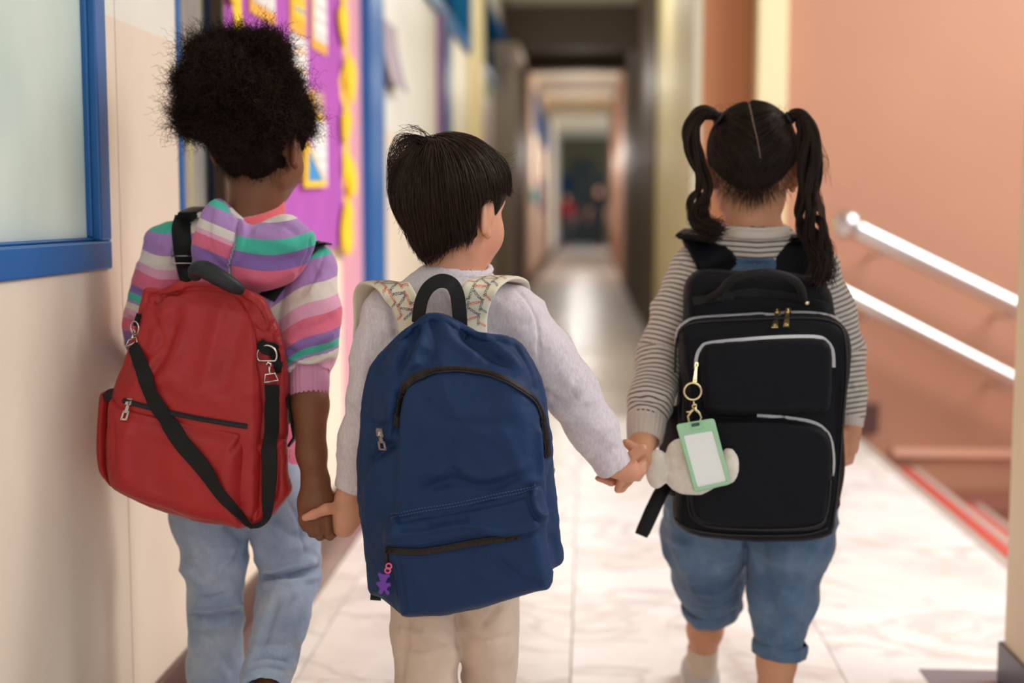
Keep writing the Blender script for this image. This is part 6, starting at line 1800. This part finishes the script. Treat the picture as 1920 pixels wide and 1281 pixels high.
wide_strap([(1362, 520), (1346, 498), (1330, 476), (1316, 456), (1306, 446)], front_path(P(1302, 438, 2.50), -1, .32, -.03, .17, P(1290, 860, 2.44)), .066, -1)
wide_strap([(1465, 520), (1482, 498), (1500, 476), (1514, 456), (1522, 446)], front_path(P(1526, 440, 2.50), 1, .32, -.03, .17, P(1540, 860, 2.44)), .066, 1)
MB().ribbon([P(1250, 905, 2.37), P(1236, 930, 2.36), P(1222, 960, 2.355), P(1206, 996, 2.355), P(1202, 1004, 2.356)], Vector((1, 0, .35)), [.026, .026, .027, .026, .024], .003).build('loose_strap_end', M_web, blk, smooth=True)
# side net pockets
def net(pts_l, pts_r, nu, nv):
    a = spline(pts_l, 6); b = spline(pts_r, 6)
    ia = np.linspace(0, len(a) - 1, nv); ea = np.array([[np.interp(i, range(len(a)), a[:, k]) for k in range(3)] for i in ia]); eb = np.array([[np.interp(i, range(len(b)), b[:, k]) for k in range(3)] for i in np.linspace(0, len(b) - 1, nv)])
    G = [[P(*(ea[j] * (1 - u) + eb[j] * u)) + Vector((0, -.010 * math.sin(math.pi * u), 0)) for u in np.linspace(0, 1, nu)] for j in range(nv)]
    m = MB()
    for j in range(nv - 1):
        for i in range(nu - 1):
            m.tube([G[j][i], G[j + 1][i + 1]], .0006, 4); m.tube([G[j][i + 1], G[j + 1][i]], .0006, 4)
    o = m.build('net_pocket', M_tape, blk)
    MB().tube([G[0][i] for i in range(nu)], .002, 6).build('net_hem', M_tape, o, smooth=True)
    G2 = [[p + Vector((0, .006, 0)) for p in r] for r in G]
    mm = MB(); V = [p for r in G2 for p in r]
    mm.add(V + [v + Vector((0, .004, 0)) for v in V], [(j * nu + i, j * nu + i + 1, (j + 1) * nu + i + 1, (j + 1) * nu + i) for j in range(nv - 1) for i in range(nu - 1)] + [tuple(nu * nv + q for q in (j * nu + i, (j + 1) * nu + i, (j + 1) * nu + i + 1, j * nu + i + 1)) for j in range(nv - 1) for i in range(nu - 1)])
    mm.build('net_lining', M_black, o)
net([(1578, 800, 2.34), (1572, 860, 2.34), (1566, 930, 2.34)], [(1580, 796, 2.40), (1584, 880, 2.40), (1574, 940, 2.40)], 7, 22)
net([(1240, 770, 2.42), (1236, 850, 2.42), (1250, 925, 2.40)], [(1272, 760, 2.345), (1272, 850, 2.34), (1266, 930, 2.34)], 10, 24)
# ring, clasp and card holder
BASE[0] = P(1299, 717, 2.255)
key = empty('key_ring', BASE[0], 'gold split ring and lobster clasp hanging from the black backpack zip pull', 'key ring')
YKc = 2.262
ring(P(1299, 734, YKc), .0145, .0017, M_gold, 'split_ring', key, n=36)
ring(P(1301, 757, YKc), .0040, .0011, M_gold, 'chain_link', key, nrm=(1, 0, .1), n=14); ring(P(1302, 762, YKc), .0035, .0011, M_gold, 'chain_link', key, n=14)
m = MB().tube([P(1302, 764, YKc), P(1304, 768, YKc), P(1311, 774, YKc), P(1315, 783, YKc), P(1311, 794, YKc), P(1301, 797, YKc), P(1292, 791, YKc), P(1290, 781, YKc), P(1295, 773, YKc), P(1300, 768, YKc)], [.0024, .0022, .0019, .0017, .0016, .0016, .0018, .002, .0022, .0024], 8)
m.tube([P(1287, 773, YKc), P(1297, 772, YKc)], .0016, 6); m.build('lobster_clasp', M_gold, key, smooth=True)
Yc = 2.250
BASE[0] = P(1320, 922, Yc)
def glow_green():
    t = NT('pale_green_vinyl'); t.set(Base_Color=srgb(170, 218, 178), Roughness=.35, Subsurface_Weight=.25, Subsurface_Scale=.01, Specular_IOR_Level=.5); return t.m
hol = empty('card_holder', BASE[0], 'pale green card holder with a blank white card hanging on the black backpack', 'card holder')
def slab(corners, r, y0, y1, name, mat, parent, hole=None, bev=.0015):
    """rounded four cornered slab between two distances"""
    out = []; n = len(corners)
    for i in range(n):
        a, b, c = np.array(corners[i - 1], float), np.array(corners[i], float), np.array(corners[(i + 1) % n], float)
        p0 = b + (a - b) / np.linalg.norm(a - b) * r; p1 = b + (c - b) / np.linalg.norm(c - b) * r
        for t in np.linspace(0, 1, 6): out.append((1 - t) ** 2 * p0 + 2 * t * (1 - t) * b + t * t * p1)
    cen = np.mean(out, 0); N = len(out); V = []; lay = []
    for (Y, s) in ((y0 + bev, 1.0), (y0, .985), (y1, .985), (y1 - bev, 1.0)): lay.append((Y, s))
    lay = [(y1, .985), (y1 - bev, 1.0), (y0 + bev, 1.0), (y0, .985)]
    for Y, s in lay:
        for q in out:
            w_ = cen + (q - cen) * s; V.append(P(w_[0], w_[1], Y))
    Fs = [(i * N + k, i * N + (k + 1) % N, (i + 1) * N + (k + 1) % N, (i + 1) * N + k) for i in range(3) for k in range(N)]
    if hole is None:
        Fs += [tuple(range(N))[::-1], tuple(3 * N + k for k in range(N))]
    return MB().add(V, Fs).build(name, mat, parent, smooth=True, auto=40)
M_vinyl = glow_green()
slab([(1267, 796), (1339, 784), (1371, 908), (1302, 924)], 7, 2.246, 2.256, 'holder_back', M_vinyl, hol)
def frame(o4, i4, y0, y1, name, mat, parent):
    V = [P(x, y, Y) for Y in (y0, y1) for q in (o4, i4) for (x, y) in q]
    Fs = []
    for k in range(4):
        j = (k + 1) % 4
        Fs += [(k, j, 4 + j, 4 + k), (8 + k, 12 + k, 12 + j, 8 + j), (k, 8 + k, 8 + j, j), (4 + k, 4 + j, 12 + j, 12 + k)]
    return MB().add(V, Fs).build(name, mat, parent)
frame([(1269, 798), (1338, 786), (1369, 906), (1303, 921)], [(1281, 817), (1336, 807), (1363, 903), (1308, 915)], 2.2415, 2.246, 'raised_rim', M_vinyl, hol)
slab([(1281, 817), (1336, 807), (1363, 903), (1308, 915)], 3, 2.2440, 2.2459, 'white_card', plain('white_card', srgb(250, 252, 250), .25), hol)
slab([(1292, 796), (1318, 791), (1321, 803), (1296, 807)], 2, 2.2405, 2.2415, 'hanging_tab', M_vinyl, hol)
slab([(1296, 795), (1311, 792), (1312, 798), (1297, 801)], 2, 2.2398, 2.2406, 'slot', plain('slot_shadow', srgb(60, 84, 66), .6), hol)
# plain plush pouch behind the card
BASE[0] = P(1290, 930, 2.28)
def plush():
    t = NT('cream_plush'); c = t.ramp(t.noise(60, 4), [(.3, srgb(222, 210, 196)), (.7, srgb(240, 232, 222))])
    t.set(Base_Color=c, Roughness=.95, Sheen_Weight=.6, Sheen_Roughness=.4, Specular_IOR_Level=.1, Normal=t.bump(t.noise(700, 3), .5, .002)); return t.m
g = Field(np.array(P(1195, 945, 2.22)) - .0, np.array(P(1400, 800, 2.33)) + .0, .0022)
def pe(x, y, Y, a, b, c, k=.008): g.ell(P(x, y, Y), np.array((a, b, c)) * Y / F, k)
g.lo = g.lo
pe(1298, 884, 2.275, 56, 26, 46); pe(1232, 880, 2.272, 23, 15, 38, .004); pe(1366, 874, 2.272, 20, 15, 34, .004); pe(1276, 846, 2.276, 26, 18, 24)
V, Q = g.mesh(2)
V = softn(V, Q, .0012, 60, 91)
pl = np_mesh('plush_pouch', V, Q, plush()); tag(pl, 'plain cream plush pouch hanging behind the green card holder', 'plush')
# ================================================================== people far down the corridor
def far_person(label, x, y, h, shirt, legs, turn=0.0, skin=None):
    BASE[0] = Vector((x, y, 0)); s = h / 1.7
    g = Field((x - .45 * s, y - .3, -.02), (x + .45 * s, y + .3, h + .05), .022)
    q = lambda a, b, c: (x + a * s, y + b * s, c * s)
    g.ell(q(0, 0, 1.58), np.array((.075, .095, .115)) * s, 0); g.cap(q(0, 0, 1.5), q(0, 0, 1.38), .055 * s, .06 * s)
    g.ell(q(0, 0, 1.18), np.array((.17, .11, .27)) * s, .04); g.ell(q(0, 0, .93), np.array((.16, .11, .14)) * s, .04)
    for d in (-1, 1):
        g.cap(q(d * .17, 0, 1.36), q(d * .24, .02, 1.08), .05 * s, .04 * s); g.cap(q(d * .24, .02, 1.08), q(d * .25, .08, .84), .038 * s, .03 * s); g.ell(q(d * .25, .10, .77), np.array((.03, .035, .06)) * s, .01)
        g.cap(q(d * .085, 0, .9), q(d * .09, .02 * d, .48), .085 * s, .055 * s); g.cap(q(d * .09, .02 * d, .48), q(d * .09, .06 * d, .08), .052 * s, .04 * s); g.cap(q(d * .09, .06 * d, .04), q(d * .1, .06 * d - .14, .035), .042 * s, .035 * s)
    V, Q = g.mesh(1)
    o = tag(np_mesh('person', V, Q, skin or M_skin_boy), label, 'person')
    def part(nm, f, off, mat):
        g2 = Field((x - .5 * s, y - .35, -.02), (x + .5 * s, y + .35, h + .08), .022); f(g2)
        V, Q = g2.mesh(1); np_mesh(nm, V, Q, mat, o)
    def top(g2):
        g2.ell(q(0, 0, 1.17), np.array((.19, .13, .29)) * s, .04)
        for d in (-1, 1): g2.cap(q(d * .17, 0, 1.36), q(d * .235, .02, 1.12), .065 * s, .06 * s, .03)
    def bot(g2):
        g2.ell(q(0, 0, .94), np.array((.18, .13, .13)) * s, .04)
        for d in (-1, 1): g2.cap(q(d * .085, 0, .9), q(d * .09, .02 * d, .48), .10 * s, .075 * s, .03); g2.cap(q(d * .09, .02 * d, .48), q(d * .09, .06 * d, .12), .07 * s, .06 * s, .03)
    def hr(g2):
        g2.ell(q(0, .01, 1.61), np.array((.092, .11, .115)) * s, 0); g2.ell(q(0, -.09, 1.55), np.array((.07, .06, .09)) * s, 0, 'cut')
    part('shirt', top, .02, shirt); part('trousers', bot, .02, legs); part('hair', hr, .01, M_base_hair)
    return o
M_dk = plain('dark_cloth', srgb(30, 28, 34), .9); M_gry = plain('grey_cloth', srgb(70, 66, 72), .9)
p = PZ(1050, 462); far_person('distant person in a red shirt left of the far teal door', max(p.x, -.55), min(p.y, 36.5), 1.50, plain('red_shirt', srgb(150, 36, 46), .9), M_gry)
p = PZ(1120, 466); far_person('distant person in dark clothes right of the far teal door', p.x, min(p.y, 34.5), 1.68, M_dk, M_dk)
